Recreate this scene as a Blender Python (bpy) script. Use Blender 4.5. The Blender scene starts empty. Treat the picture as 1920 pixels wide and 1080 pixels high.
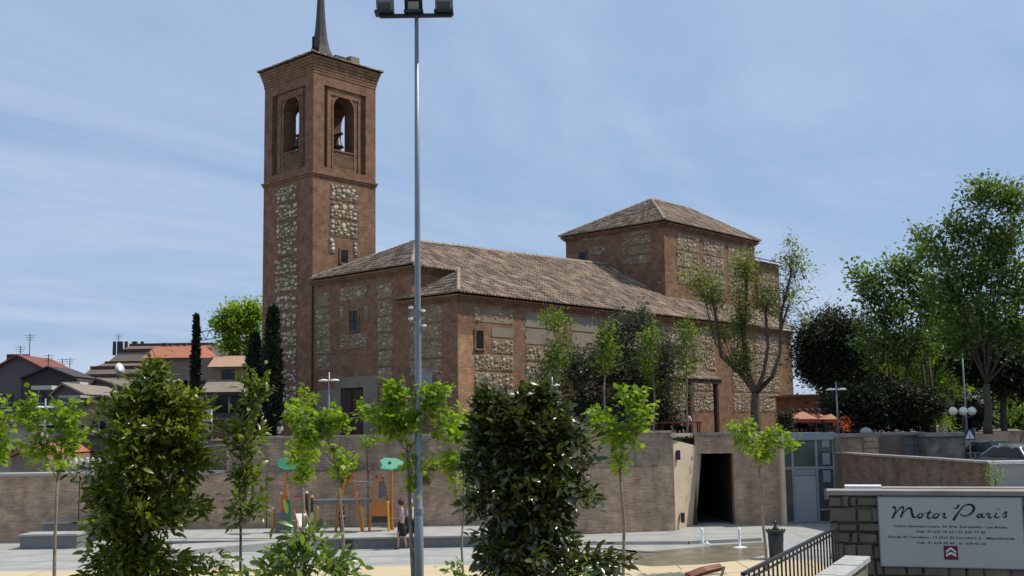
import bpy, bmesh, math, random
import numpy as np
from mathutils import Vector, Matrix, noise
random.seed(7); rng = np.random.default_rng(7)
R = math.radians
SC = bpy.context.scene; COL = SC.collection

# ------------------------------------------------------------------ camera
F, PIT, ROL, CY, TH, CH = 2044.4, .111906, -.0142209, 567.27, .734122, 4.4
_fw = np.array([0, math.cos(PIT), math.sin(PIT)]); _u0 = np.array([0, -math.sin(PIT), math.cos(PIT)]); _r0 = np.array([1., 0, 0])
RT = math.cos(ROL)*_r0 + math.sin(ROL)*_u0; UP = -math.sin(ROL)*_r0 + math.cos(ROL)*_u0
cam = bpy.data.cameras.new('camera'); camo = bpy.data.objects.new('camera', cam); COL.objects.link(camo)
M = Matrix.Identity(4)
for i in range(3):
    M[i][0] = RT[i]; M[i][1] = UP[i]; M[i][2] = -_fw[i]
M[2][3] = CH
camo.matrix_world = M
cam.sensor_width = 36; cam.lens = F/1920*36; cam.shift_y = (CY-540)/1920; cam.clip_start = .1; cam.clip_end = 3000
SC.camera = camo

# ------------------------------------------------------------------ sky and sun
SUN_EL, SUN_AZ = 55.0, 77.0           # azimuth clockwise from +Y (view direction)
W = bpy.data.worlds.new('World'); SC.world = W; W.use_nodes = True
nt = W.node_tree; N = nt.nodes; Lk = nt.links; N.clear()
wo = N.new('ShaderNodeOutputWorld'); bg = N.new('ShaderNodeBackground'); sky = N.new('ShaderNodeTexSky')
sky.sky_type = 'NISHITA'; sky.sun_disc = False; sky.sun_elevation = R(SUN_EL); sky.sun_rotation = R(SUN_AZ)
sky.altitude = 700; sky.air_density = 1.0; sky.dust_density = 1.6; sky.ozone_density = 1.6
tc = N.new('ShaderNodeTexCoord'); sp = N.new('ShaderNodeSeparateXYZ'); Lk.new(tc.outputs['Generated'], sp.inputs[0])
def wmath(op, a, b=None, c=None):
    n = N.new('ShaderNodeMath'); n.operation = op
    for i, x in enumerate((a, b, c)):
        if x is None: continue
        if isinstance(x, (int, float)): n.inputs[i].default_value = x
        else: Lk.new(x, n.inputs[i])
    return n.outputs[0]
dz = wmath('ADD', wmath('MAXIMUM', sp.outputs[2], 0.0), .16)
cx_ = wmath('DIVIDE', sp.outputs[0], dz); cy_ = wmath('DIVIDE', sp.outputs[1], dz)
cv = N.new('ShaderNodeCombineXYZ'); Lk.new(wmath('ADD', wmath('MULTIPLY', cx_, .55), wmath('MULTIPLY', cy_, .25)), cv.inputs[0])
Lk.new(wmath('SUBTRACT', wmath('MULTIPLY', cy_, .95), wmath('MULTIPLY', cx_, .75)), cv.inputs[1])
n1 = N.new('ShaderNodeTexNoise'); n1.inputs['Scale'].default_value = .85; n1.inputs['Detail'].default_value = 7; n1.inputs['Roughness'].default_value = .62; n1.inputs['Distortion'].default_value = .6
Lk.new(cv.outputs[0], n1.inputs['Vector'])
rp = N.new('ShaderNodeValToRGB'); rp.color_ramp.elements[0].position = .40; rp.color_ramp.elements[0].color = (0, 0, 0, 1)
rp.color_ramp.elements[1].position = .78; rp.color_ramp.elements[1].color = (1, 1, 1, 1); Lk.new(n1.outputs[0], rp.inputs[0])
n2 = N.new('ShaderNodeTexNoise'); n2.inputs['Scale'].default_value = .3; n2.inputs['Detail'].default_value = 2; Lk.new(cv.outputs[0], n2.inputs['Vector'])
cl = wmath('ADD', wmath('MULTIPLY', wmath('MULTIPLY', rp.outputs[0], wmath('MULTIPLY', n2.outputs[0], 1.7)), .9), .0)
cl = wmath('MINIMUM', wmath('MAXIMUM', cl, 0.0), 1.0)
veil = N.new('ShaderNodeMix'); veil.data_type = 'RGBA'; veil.inputs[0].default_value = .78; Lk.new(sky.outputs[0], veil.inputs[6]); veil.inputs[7].default_value = (2.45, 3.5, 5.3, 1)
mx = N.new('ShaderNodeMix'); mx.data_type = 'RGBA'; Lk.new(cl, mx.inputs['Factor']); Lk.new(veil.outputs[2], mx.inputs[6])
mx.inputs[7].default_value = (4.9, 5.5, 6.6, 1)
bg.inputs[1].default_value = .13; Lk.new(mx.outputs[2], bg.inputs[0]); Lk.new(bg.outputs[0], wo.inputs[0])
sd = Vector((math.cos(R(SUN_EL))*math.sin(R(SUN_AZ)), math.cos(R(SUN_EL))*math.cos(R(SUN_AZ)), math.sin(R(SUN_EL))))
sl = bpy.data.lights.new('sun', 'SUN'); sl.energy = 3.9; sl.angle = R(.53); sl.color = (1, .93, .82)
so = bpy.data.objects.new('sun', sl); COL.objects.link(so); so.rotation_euler = (-sd).to_track_quat('-Z', 'Y').to_euler(); so.location = (0, 0, 60)
SC.view_settings.view_transform = 'Standard'; SC.view_settings.look = 'None'; SC.view_settings.gamma = 1
SC.view_settings.use_curve_mapping = False; SC.view_settings.exposure = .06
SC.cycles.max_bounces = 6; SC.cycles.transparent_max_bounces = 8; SC.cycles.caustics_reflective = False; SC.cycles.caustics_refractive = False

# ------------------------------------------------------------------ surveying helpers (photo ray meets a plane of the place)
O_ = np.array([0, 0, CH])
def ray(x, y): return (x-960)/F*RT - (y-CY)/F*UP + _fw
def atY(x, y, Y):
    d = ray(x, y); return Vector(O_ + d*Y/d[1])
def atZ(x, y, Z):
    d = ray(x, y); return Vector(O_ + d*(Z-CH)/d[2])
UD = np.array([math.sin(TH), math.cos(TH), 0]); VD = np.array([-math.cos(TH), math.sin(TH), 0])
T0 = np.array(atY(587, 322, 62)); T0[2] = 0
def onU(x, y, u=0.0):
    d = ray(x, y); t = ((T0+UD*u-O_)@UD)/(d@UD); P = O_+d*t; return -(P-T0)@VD, P[2]
def onL(x, y, l):
    d = ray(x, y); t = ((T0-VD*l-O_)@VD)/(d@VD); P = O_+d*t; return (P-T0)@UD, P[2]

# ------------------------------------------------------------------ mesh builder
class MB:
    def __init__(s): s.v = []; s.f = []; s.m = []
    def add(s, vs, fs, mi=0):
        b = len(s.v); s.v.extend([tuple(v) for v in vs]); s.f.extend([tuple(i+b for i in f) for f in fs]); s.m.extend([mi]*len(fs)); return s
    def quad(s, a, b, c, d, mi=0): return s.add([a, b, c, d], [(0, 1, 2, 3)], mi)
    def box(s, x0, x1, y0, y1, z0, z1, mi=0, mat=None):
        vs = [(x, y, z) for z in (z0, z1) for y in (y0, y1) for x in (x0, x1)]
        if mat is not None: vs = [mat @ Vector(v) for v in vs]
        return s.add(vs, [(0, 2, 3, 1), (4, 5, 7, 6), (0, 1, 5, 4), (2, 6, 7, 3), (0, 4, 6, 2), (1, 3, 7, 5)], mi)
    def bar(s, a, b, w, h=None, mi=0, up=(0, 0, 1)):
        a = Vector(a); b = Vector(b); h = h or w; d = (b-a).normalized(); u = Vector(up)
        if abs(d.dot(u)) > .98: u = Vector((0, 1, 0))
        x = d.cross(u).normalized(); u = x.cross(d)
        vs = [p + x*i*w/2 + u*j*h/2 for p in (a, b) for i, j in ((-1, -1), (1, -1), (1, 1), (-1, 1))]
        return s.add(vs, [(3, 2, 1, 0), (4, 5, 6, 7), (0, 1, 5, 4), (1, 2, 6, 5), (2, 3, 7, 6), (3, 0, 4, 7)], mi)
    def tube(s, pts, rad, n=6, mi=0, caps=True):
        pts = [Vector(p) for p in pts]; rings = []; b = len(s.v)
        ref = Vector((1, .03, .05))
        for i, p in enumerate(pts):
            d = (pts[min(i+1, len(pts)-1)]-pts[max(i-1, 0)])
            d = d.normalized() if d.length > 1e-9 else Vector((0, 0, 1))
            rf = ref if abs(d.dot(ref)) < .95 else Vector((0, 1, 0))
            x = d.cross(rf).normalized(); y = d.cross(x); r = rad[i] if hasattr(rad, '__len__') else rad
            for k in range(n):
                a = 2*math.pi*k/n; s.v.append(tuple(p + x*math.cos(a)*r + y*math.sin(a)*r))
        for i in range(len(pts)-1):
            for k in range(n):
                k2 = (k+1) % n; s.f.append((b+i*n+k, b+i*n+k2, b+(i+1)*n+k2, b+(i+1)*n+k)); s.m.append(mi)
        if caps:
            s.f.append(tuple(b+k for k in range(n))[::-1]); s.m.append(mi)
            s.f.append(tuple(b+(len(pts)-1)*n+k for k in range(n))); s.m.append(mi)
        return s
    def lathe(s, prof, c=(0, 0, 0), n=12, mi=0, sx=1, sy=1):
        b = len(s.v)
        for r, z in prof:
            for k in range(n):
                a = 2*math.pi*k/n; s.v.append((c[0]+r*sx*math.cos(a), c[1]+r*sy*math.sin(a), c[2]+z))
        for i in range(len(prof)-1):
            for k in range(n):
                k2 = (k+1) % n; s.f.append((b+i*n+k, b+i*n+k2, b+(i+1)*n+k2, b+(i+1)*n+k)); s.m.append(mi)
        s.f.append(tuple(b+k for k in range(n))[::-1]); s.m.append(mi)
        s.f.append(tuple(b+(len(prof)-1)*n+k for k in range(n))); s.m.append(mi)
        return s
    def prism(s, poly, z0, z1, mi=0, top=None):
        n = len(poly); vs = [(x, y, z0) for x, y in poly]+[(x, y, z1) for x, y in (top or poly)]
        fs = [tuple(range(n))[::-1], tuple(range(n, 2*n))]+[(i, (i+1) % n, n+(i+1) % n, n+i) for i in range(n)]
        return s.add(vs, fs, mi)
    def build(s, name, mats, parent=None, smooth=False, uv=False, world=False, kind=None):
        me = bpy.data.meshes.new(name); me.from_pydata(s.v, [], s.f)
        if not isinstance(mats, (list, tuple)): mats = [mats]
        for m in mats: me.materials.append(m)
        if len(mats) > 1: me.polygons.foreach_set('material_index', s.m)
        if smooth: me.polygons.foreach_set('use_smooth', [True]*len(me.polygons))
        if uv: set_uv(me)
        return link(name, me, parent, world, kind)
def set_uv(me):
    lay = me.uv_layers.new(name='UVMap'); vs = me.vertices
    for p in me.polygons:
        n = p.normal
        if abs(n.z) > .75:
            for li in p.loop_indices: c = vs[me.loops[li].vertex_index].co; lay.data[li].uv = (c.x, c.y)
        else:
            t = Vector((-n.y, n.x, 0)).normalized()
            for li in p.loop_indices: c = vs[me.loops[li].vertex_index].co; lay.data[li].uv = (c.dot(t), c.z)
def link(name, me, parent=None, world=False, kind=None):
    o = bpy.data.objects.new(name, me); COL.objects.link(o)
    if parent is not None:
        o.parent = parent
        if world and parent.parent is None: o.matrix_parent_inverse = parent.matrix_basis.inverted()
    if kind: o['kind'] = kind
    return o
def thing(name, label, cat, loc=(0, 0, 0), rz=0, group=None):
    o = bpy.data.objects.new(name, None); COL.objects.link(o); o.location = loc; o.rotation_euler = (0, 0, rz)
    o.empty_display_size = .2
    return tag(o, label, cat, group)
def tag(o, label, cat, group=None):
    o['label'] = label; o['category'] = cat
    if group: o['group'] = group
    return o
def copy_tree(o, parent=None):
    c = o.copy(); COL.objects.link(c)
    if parent is not None: c.parent = parent
    for ch in list(o.children): copy_tree(ch, c)
    return c
def tri_mesh(name, V, T, mats, mi=None, uv=None):
    me = bpy.data.meshes.new(name); V = np.asarray(V, np.float32); T = np.asarray(T, np.int32)
    me.vertices.add(len(V)); me.vertices.foreach_set('co', V.ravel())
    me.loops.add(T.size); me.loops.foreach_set('vertex_index', T.ravel())
    me.polygons.add(len(T)); me.polygons.foreach_set('loop_start', np.arange(0, T.size, 3, dtype=np.int32))
    for m in (mats if isinstance(mats, (list, tuple)) else [mats]): me.materials.append(m)
    if mi is not None: me.polygons.foreach_set('material_index', mi)
    me.update(calc_edges=True); return me

# ------------------------------------------------------------------ materials
def mat(name, col, rough=.8, metal=0, var=.0, vscale=3.0, spec=.4, bump=0, bscale=20, col2=None, isl=0, obj=0, coat=0, emit=None, transl=0, dirt=0):
    m = bpy.data.materials.new(name); m.use_nodes = True; t = m.node_tree; n = t.nodes; l = t.links
    p = n['Principled BSDF']; p.inputs['Roughness'].default_value = rough; p.inputs['Metallic'].default_value = metal
    p.inputs['Specular IOR Level'].default_value = spec
    if coat: p.inputs['Coat Weight'].default_value = coat; p.inputs['Coat Roughness'].default_value = .08
    src = None
    c = (*col, 1); c2 = (*(col2 or tuple(x*.6 for x in col)), 1)
    def mixc(f, a, b):
        q = n.new('ShaderNodeMix'); q.data_type = 'RGBA'
        if isinstance(f, float): q.inputs[0].default_value = f
        else: l.new(f, q.inputs[0])
        for i, x in ((6, a), (7, b)):
            if isinstance(x, tuple): q.inputs[i].default_value = x
            else: l.new(x, q.inputs[i])
        return q.outputs[2]
    geo = n.new('ShaderNodeNewGeometry'); cur = c
    if var:
        nz = n.new('ShaderNodeTexNoise'); nz.inputs['Scale'].default_value = vscale; nz.inputs['Detail'].default_value = 5; l.new(geo.outputs['Position'], nz.inputs['Vector'])
        r = n.new('ShaderNodeMapRange'); r.inputs[1].default_value = .3; r.inputs[2].default_value = .7; l.new(nz.outputs[0], r.inputs[0]); r.inputs[4].default_value = var
        cur = mixc(r.outputs[0], cur, c2)
    if isl or obj:
        if isl: f = geo.outputs['Random Per Island']
        else: f = n.new('ShaderNodeObjectInfo').outputs['Random']
        r = n.new('ShaderNodeMapRange'); l.new(f, r.inputs[0]); r.inputs[4].default_value = isl or obj
        cur = mixc(r.outputs[0], cur, c2)
    if isinstance(cur, tuple): p.inputs['Base Color'].default_value = cur
    else: l.new(cur, p.inputs['Base Color'])
    if bump:
        nb = n.new('ShaderNodeTexNoise'); nb.inputs['Scale'].default_value = bscale; nb.inputs['Detail'].default_value = 4; l.new(geo.outputs['Position'], nb.inputs['Vector'])
        b = n.new('ShaderNodeBump'); b.inputs['Strength'].default_value = bump; b.inputs['Distance'].default_value = .03; l.new(nb.outputs[0], b.inputs['Height']); l.new(b.outputs[0], p.inputs['Normal'])
    if transl:
        tr = n.new('ShaderNodeBsdfTranslucent'); q = n.new('ShaderNodeMix'); q.data_type = 'RGBA'; q.blend_type = 'MULTIPLY'; q.inputs[0].default_value = 1
        if isinstance(cur, tuple): q.inputs[6].default_value = cur
        else: l.new(cur, q.inputs[6])
        q.inputs[7].default_value = (1.5, 1.6, .5, 1); l.new(q.outputs[2], tr.inputs[0])
        ms = n.new('ShaderNodeMixShader'); ms.inputs[0].default_value = transl; l.new(p.outputs[0], ms.inputs[1]); l.new(tr.outputs[0], ms.inputs[2])
        l.new(ms.outputs[0], n['Material Output'].inputs[0])
    return m
def brick_mat(name, c1, c2, mort, w=.25, h=.065, ms=.010, grime=(.1, .085, .07), gf=.5, bump=.5, gscale=.35, streak=0):
    m = bpy.data.materials.new(name); m.use_nodes = True; t = m.node_tree; n = t.nodes; l = t.links; p = n['Principled BSDF']
    p.inputs['Roughness'].default_value = .9; p.inputs['Specular IOR Level'].default_value = .2
    uv = n.new('ShaderNodeTexCoord'); b = n.new('ShaderNodeTexBrick'); l.new(uv.outputs['UV'], b.inputs['Vector'])
    b.inputs['Scale'].default_value = 1; b.inputs['Brick Width'].default_value = w; b.inputs['Row Height'].default_value = h+ms
    b.inputs['Mortar Size'].default_value = ms; b.inputs['Mortar Smooth'].default_value = .2; b.inputs['Bias'].default_value = 0
    b.inputs['Color1'].default_value = (*c1, 1); b.inputs['Color2'].default_value = (*c2, 1); b.inputs['Mortar'].default_value = (*mort, 1)
    g = n.new('ShaderNodeNewGeometry'); nz = n.new('ShaderNodeTexNoise'); nz.inputs['Scale'].default_value = gscale; nz.inputs['Detail'].default_value = 8; nz.inputs['Roughness'].default_value = .65
    mp = n.new('ShaderNodeMapping'); l.new(g.outputs['Position'], mp.inputs[0])
    if streak: mp.inputs['Scale'].default_value = (1.8, 1.8, .35)
    l.new(mp.outputs[0], nz.inputs['Vector'])
    r = n.new('ShaderNodeMapRange'); r.inputs[1].default_value = .42; r.inputs[2].default_value = .7; r.inputs[4].default_value = gf; l.new(nz.outputs[0], r.inputs[0])
    q = n.new('ShaderNodeMix'); q.data_type = 'RGBA'; l.new(r.outputs[0], q.inputs[0]); l.new(b.outputs['Color'], q.inputs[6]); q.inputs[7].default_value = (*grime, 1)
    n3 = n.new('ShaderNodeTexNoise'); n3.inputs['Scale'].default_value = 2.2; n3.inputs['Detail'].default_value = 6; l.new(g.outputs['Position'], n3.inputs['Vector'])
    r3 = n.new('ShaderNodeMapRange'); r3.inputs[1].default_value = .3; r3.inputs[2].default_value = .75; r3.inputs[3].default_value = .72; r3.inputs[4].default_value = 1.3; l.new(n3.outputs[0], r3.inputs[0])
    q2 = n.new('ShaderNodeMix'); q2.data_type = 'RGBA'; q2.blend_type = 'MULTIPLY'; q2.inputs[0].default_value = 1; l.new(q.outputs[2], q2.inputs[6])
    mp4 = n.new('ShaderNodeMapping'); mp4.inputs['Scale'].default_value = (2.6, 2.6, 14); l.new(g.outputs['Position'], mp4.inputs[0])
    n4 = n.new('ShaderNodeTexNoise'); n4.inputs['Scale'].default_value = 1.0; n4.inputs['Detail'].default_value = 4; n4.inputs['Roughness'].default_value = .7; l.new(mp4.outputs[0], n4.inputs['Vector'])
    r4 = n.new('ShaderNodeMapRange'); r4.inputs[1].default_value = .3; r4.inputs[2].default_value = .7; r4.inputs[3].default_value = .74; r4.inputs[4].default_value = 1.26; l.new(n4.outputs[0], r4.inputs[0])
    m4 = n.new('ShaderNodeMath'); m4.operation = 'MULTIPLY'; l.new(r3.outputs[0], m4.inputs[0]); l.new(r4.outputs[0], m4.inputs[1])
    cc = n.new('ShaderNodeCombineColor'); [l.new(m4.outputs[0], cc.inputs[i]) for i in range(3)]; l.new(cc.outputs[0], q2.inputs[7])
    l.new(q2.outputs[2], p.inputs['Base Color'])
    bm = n.new('ShaderNodeBump'); bm.inputs['Strength'].default_value = bump; bm.inputs['Distance'].default_value = .01; bm.invert = True; l.new(b.outputs['Fac'], bm.inputs['Height']); l.new(bm.outputs[0], p.inputs['Normal'])
    return m
def glass_mat(name, col=(.02, .025, .03), rough=.05): return mat(name, col, rough, spec=.8)

m_brick = brick_mat('church_brick', (.220, .104, .060), (.275, .142, .084), (.27, .20, .13), grime=(.17, .11, .066), gf=.6)
m_brick2 = brick_mat('sunlit_brick', (.50, .27, .13), (.42, .22, .11), (.30, .24, .18), grime=(.24, .15, .09), gf=.4)  # paler church brick, sunlight put into the colour
m_wallbrick = brick_mat('retaining_brick', (.46, .305, .20), (.37, .235, .155), (.46, .36, .26), w=.24, h=.055, ms=.012, grime=(.25, .19, .14), gf=.7, streak=1, gscale=.8)
m_wallgrey = brick_mat('stained_brick', (.40, .295, .205), (.32, .23, .16), (.40, .32, .24), w=.24, h=.055, ms=.012, grime=(.17, .15, .12), gf=.95, streak=1, gscale=1.1)
m_rampbrick = brick_mat('ramp_brick', (.23, .135, .095), (.17, .10, .07), (.2, .16, .13), grime=(.09, .09, .06), gf=.75, streak=1, gscale=.9)
m_mortar = mat('rubble_mortar', (.21, .155, .10), .95, var=.9, vscale=2.5, col2=(.13, .09, .055), bump=.6, bscale=9)
m_mortar2 = mat('pale_rubble_mortar', (.32, .245, .165), .95, var=.9, vscale=1.6, col2=(.17, .12, .08), bump=.6, bscale=9)
m_stone = mat('rubble_stone', (.66, .56, .40), .9, var=.6, vscale=4.5, col2=(.18, .135, .085), isl=.85, bump=.5, bscale=14)
m_stone_o = mat('rubble_stone_block', (.78, .68, .50), .9, var=.4, vscale=4.5, col2=(.26, .20, .13), obj=.65, bump=.5, bscale=14)
m_tile = mat('clay_tile', (.52, .37, .26), .9, var=.7, vscale=1.1, col2=(.105, .08, .06), isl=1, bump=.4, bscale=30)
m_tilebed = mat('tile_channel', (.16, .115, .085), .95, var=.6, vscale=2)
m_ridge = mat('ridge_mortar', (.46, .38, .29), .9, var=.7, vscale=3, isl=.4)
m_slate = mat('slate', (.035, .035, .038), .6, var=.8, vscale=3, col2=(.11, .09, .085), bump=.4)
m_wood = mat('dark_wood', (.06, .032, .02), .7, var=.5)
m_dark = mat('dark_void', (.012, .011, .010), .9)
m_pane = mat('window_glass', (.012, .013, .015), .2, spec=.35)
m_plaster = mat('grey_plaster', (.28, .24, .18), .9, var=.8, vscale=1.5, col2=(.20, .165, .13), bump=.3)
m_conc = mat('concrete', (.40, .39, .36), .9, var=.6, vscale=1.2, col2=(.30, .28, .25), bump=.3)
m_coping = mat('coping_stone', (.34, .31, .27), .9, var=.8, vscale=1.5, col2=(.20, .17, .14), bump=.4)
m_beige = mat('beige_concrete', (.62, .50, .36), .85, var=.6, vscale=.9, col2=(.42, .34, .25), bump=.15)
m_pave = mat('plaza_paving', (.41, .41, .38), .85, var=1.0, vscale=.9, col2=(.30, .30, .28), bump=.2)
m_pave2 = mat('platform_paving', (.44, .43, .39), .85, var=.8, vscale=1.6, col2=(.31, .30, .27), bump=.4, bscale=9)
m_granite = mat('dark_granite', (.17, .175, .17), .6, var=.4, vscale=4, bump=.2)
m_sand = mat('sand', (.60, .49, .30), .95, var=.6, vscale=.6, col2=(.50, .41, .26), bump=.5, bscale=14)
m_ground = mat('earth', (.16, .13, .09), .95, var=.8, vscale=.2, col2=(.09, .10, .05), bump=.3)
m_terrace = mat('terrace_paving', (.20, .16, .12), .9, var=.6, vscale=.4)
m_asph = mat('asphalt', (.05, .05, .052), .9, var=.4, vscale=1)
m_white = mat('white_paint', (.78, .78, .76), .5, var=.2)
m_offwhite = mat('white_render', (.60, .59, .55), .8, var=.4)
m_galv = mat('galvanised_steel', (.26, .29, .32), .45, metal=.35, var=.4, vscale=1.5)
m_steel = mat('dark_steel', (.035, .04, .045), .5, metal=.3)
m_black = mat('black_paint', (.018, .02, .02), .4, coat=.2)
m_orange = mat('orange_paint', (.52, .16, .025), .45, coat=.3, var=.2)
m_yellow = mat('yellow_paint', (.58, .36, .03), .45, coat=.3)
m_green = mat('leaf_green_paint', (.12, .36, .22), .45, coat=.3)
m_dgreen = mat('dark_green_paint', (.02, .15, .07), .45, coat=.3)
m_red = mat('red_paint', (.35, .03, .025), .5)
m_rope = mat('rope', (.35, .3, .24), .9)
m_greyp = mat('grey_panel', (.15, .15, .16), .6, var=.2)
m_lamp = mat('white_lamp_disc', (.85, .85, .83), .3, coat=.4)
m_globe = mat('globe_glass', (.80, .80, .62), .25, coat=.5)
m_lens = mat('lamp_lens', (.50, .47, .33), .15, coat=.6)
m_water = mat('shallow_water', (.13, .115, .075), .3, spec=.5, var=1.0, vscale=1.6, col2=(.27, .235, .16), bump=.5, bscale=5)
m_foam = mat('water_foam', (.85, .87, .88), .4)
m_bark = mat('bark', (.11, .085, .065), .95, var=.8, vscale=5, col2=(.06, .045, .035), bump=.6, bscale=18)
m_bark2 = mat('pale_bark', (.28, .23, .185), .9, var=.8, vscale=7, col2=(.15, .115, .085), bump=.4)
def leafm(name, c, c2, rough=.5, tr=.35, spec=.5): return (mat(name, c, rough, spec=spec, isl=1, col2=c2, transl=tr), mat(name+'_single', c, rough, spec=spec, obj=1, col2=c2, transl=tr))
ml_mag = leafm('magnolia_leaf', (.030, .046, .008), (.10, .12, .02), .24, .25, .8)
ml_magy = leafm('magnolia_new_leaf', (.045, .066, .009), (.22, .27, .028), .3, .42, .5)
ml_maga = leafm('magnolia_shoot', (.06, .09, .014), (.20, .25, .03), .3, .35, .5)
ml_lau = leafm('laurel_leaf', (.07, .115, .022), (.24, .32, .07), .28, .4, .6)
ml_map = leafm('maple_leaf', (.10, .17, .012), (.24, .34, .028), .45, .58)
ml_fast = leafm('slim_tree_leaf', (.075, .12, .016), (.17, .23, .035), .5, .5)
ml_oliv = leafm('olive_leaf', (.04, .05, .028), (.13, .14, .09), .5, .25)
ml_cyp = leafm('cypress_leaf', (.010, .018, .010), (.022, .034, .016), .7, .05)
ml_pine = leafm('pine_leaf', (.014, .026, .010), (.038, .055, .018), .7, .12)
ml_park = leafm('park_leaf', (.05, .09, .022), (.16, .23, .06), .42, .45)
ml_parky = leafm('park_leaf_bright', (.09, .15, .015), (.22, .30, .03), .5, .6)
ml_ash = leafm('sparse_leaf', (.09, .11, .03), (.20, .22, .06), .5, .5)
ml_far = leafm('far_leaf', (.14, .21, .03), (.28, .38, .06), .5, .6)
ml_red = leafm('red_flower', (.45, .03, .02), (.5, .12, .03), .5, .3)

# ------------------------------------------------------------------ ground and setting
def struct(name, mb, m, uv=False):
    o = mb.build(name, m, uv=uv); o['kind'] = 'structure'; return o
struct('ground', MB().quad((-900, -300, -.03), (900, -300, -.03), (900, 1500, -.03), (-900, 1500, -.03)), m_ground)
struct('plaza_paving', MB().quad((-45, 33.2, 0), (16, 33.2, 0), (16, 48.9, 0), (-45, 48.9, 0)), m_pave)
# sand bed with an uneven edge
s = MB(); xs = [-45+i*.8 for i in range(69)]
edge = [35.35+.05*math.sin(x*1.7)+.10*noise.noise(Vector((x*.6, 3, 0)))+(.0 if x < 0 else .0) for x in xs]
for i in range(len(xs)-1): s.quad((xs[i], 22, .004), (xs[i+1], 22, .004), (xs[i+1], edge[i+1], .004), (xs[i], edge[i], .004))
struct('sand_bed', s, m_sand)
# joints of the plaza paving: slabs as a thin grid of recessed lines
s = MB()
for i in range(31): s.box(-45+i*2-.012, -45+i*2+.012, 33.5, 44, .001, .004)
for j in range(6): s.box(-45, 16, 34+j*2-.012, 34+j*2+.012, .001, .005)
struct('paving_joint', s, mat('joint_grey', (.31, .31, .29), .9))
# shallow fountain sheet
pts = [atZ(*p, .006) for p in ((1105, 1026), (1190, 1036), (1262, 1030), (1340, 1022), (1432, 1016), (1434, 1040), (1400, 1049), (1320, 1058), (1220, 1062), (1120, 1050))]
s = MB(); c = sum(pts, Vector())/len(pts)
s.add(pts+[c], [(i, (i+1) % len(pts), len(pts)) for i in range(len(pts))])
struct('fountain_water', s, m_water)
s = MB(); a = atZ(1095, 1021, 0); b = atZ(1290, 1020, 0); c = atZ(1425, 1014, 0)
for p, q in ((a, b), (b, c)): s.bar((p.x, p.y, .06), (q.x, q.y, .06), .3, .12)
struct('fountain_kerb', s, m_conc)
# street slab below the camera, terrace, side street
struct('street_pavement', MB().box(-30, 14, -12, 6, 2.5, 2.8), m_asph)
YW = 44.7
xr = atY(1467, 900, 46.6).x; xr2 = atY(1570, 900, 46.6).x
_px0, _px1 = atY(1309, 980, 47.75).x, atY(1379, 980, 47.75).x
terr = [(-12.4, YW+.5), (3.6, YW+.5), (6.45, YW+.95), (_px0-.45, 48.1), (_px0-.4, 57), (_px1+.45, 57), (_px1+.45, 48.3), (xr, 49.5), (xr2+.1, 49.5), (17.2, 50), (26, 56), (44, 98), (60, 140), (-20, 140), (-20, 70), (-13.4, 62)]
s = MB().prism(terr, -.02, 3.72); s.box(_px0-.45, _px1+.46, 48.3, 57.01, 3.3, 3.716)
struct('church_terrace', s, m_terrace, uv=True)
struct('upper_street', MB().prism([(15.5, 36), (50, 36), (60, 98), (44.2, 98), (26.2, 56), (17.4, 49.8)], -.02, 1.9), m_asph)
s = MB()   # wooded hills behind
hp = [(i*40-800, 900+60*math.sin(i*1.3), 22+10*noise.noise(Vector((i*.4, 0, 0)))) for i in range(41)]
for i in range(40):
    a, b = hp[i], hp[i+1]; s.quad((a[0], a[1]-250, -1), (b[0], b[1]-250, -1), b, a)
struct('hills', s, mat('far_hill', (.05, .075, .03), .95, var=.7, vscale=.02, col2=(.09, .09, .05)))

# ------------------------------------------------------------------ retaining wall (lower brick, upper stained brick, coping)
xl = -52; xe = atY(1264, 900, 45.4).x
def lerpw(t): return (xl+(xe-xl)*t, YW)
wall = thing('retaining_wall', 'long brown brick retaining wall between the plaza and the church terrace', 'wall', (0, YW, 0))
zb1 = 2.62
MB().prism([(xl, YW), (3.6, YW), (xe, YW+.75), (xe, YW+1.5), (xl, YW+1.2)], 0, zb1).build('lower_wall', m_wallbrick, wall, uv=True, world=True)
xu = atY(425, 850, YW+.3).x
MB().prism([(xu, YW+.28), (3.6, YW+.06), (xe, YW+.80), (xe, YW+1.5), (xu, YW+1.4)], zb1, 3.98).build('upper_wall', m_wallgrey, wall, uv=True, world=True)
nseg = 26
for i in range(nseg):
    a = xu-.1+(xe-xu+.1)*i/nseg; b = xu-.1+(xe-xu+.1)*(i+1)/nseg-.002
    ya = YW+(.2 if a < 3.6 else .0+.2*0+(a-3.6)*.24); yb = YW+(.2 if b < 3.6 else (b-3.6)*.24)
    dz = random.uniform(-.012, .012)
    MB().prism([(a, ya), (b, yb), (b, yb+1.3), (a, ya+1.3)], 3.98, 4.08+dz).build('coping_slab', m_coping, wall, world=True)
n2_ = 22
for i in range(n2_):
    a = xl+(xu-xl)*i/n2_; b = xl+(xu-xl)*(i+1)/n2_-.002
    MB().prism([(a, YW-.06), (b, YW-.06), (b, YW+1.25), (a, YW+1.25)], zb1, zb1+.11+random.uniform(-.01, .01)).build('coping_slab', m_conc, wall, world=True)
for px in (148, 315, 500, 690, 1000): # expansion joints
    x = atY(px, 950, YW).x; MB().box(x-.015, x+.015, YW-.006, YW+.01, .1, zb1-.02).build('expansion_joint', m_dark, wall, world=True)
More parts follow.
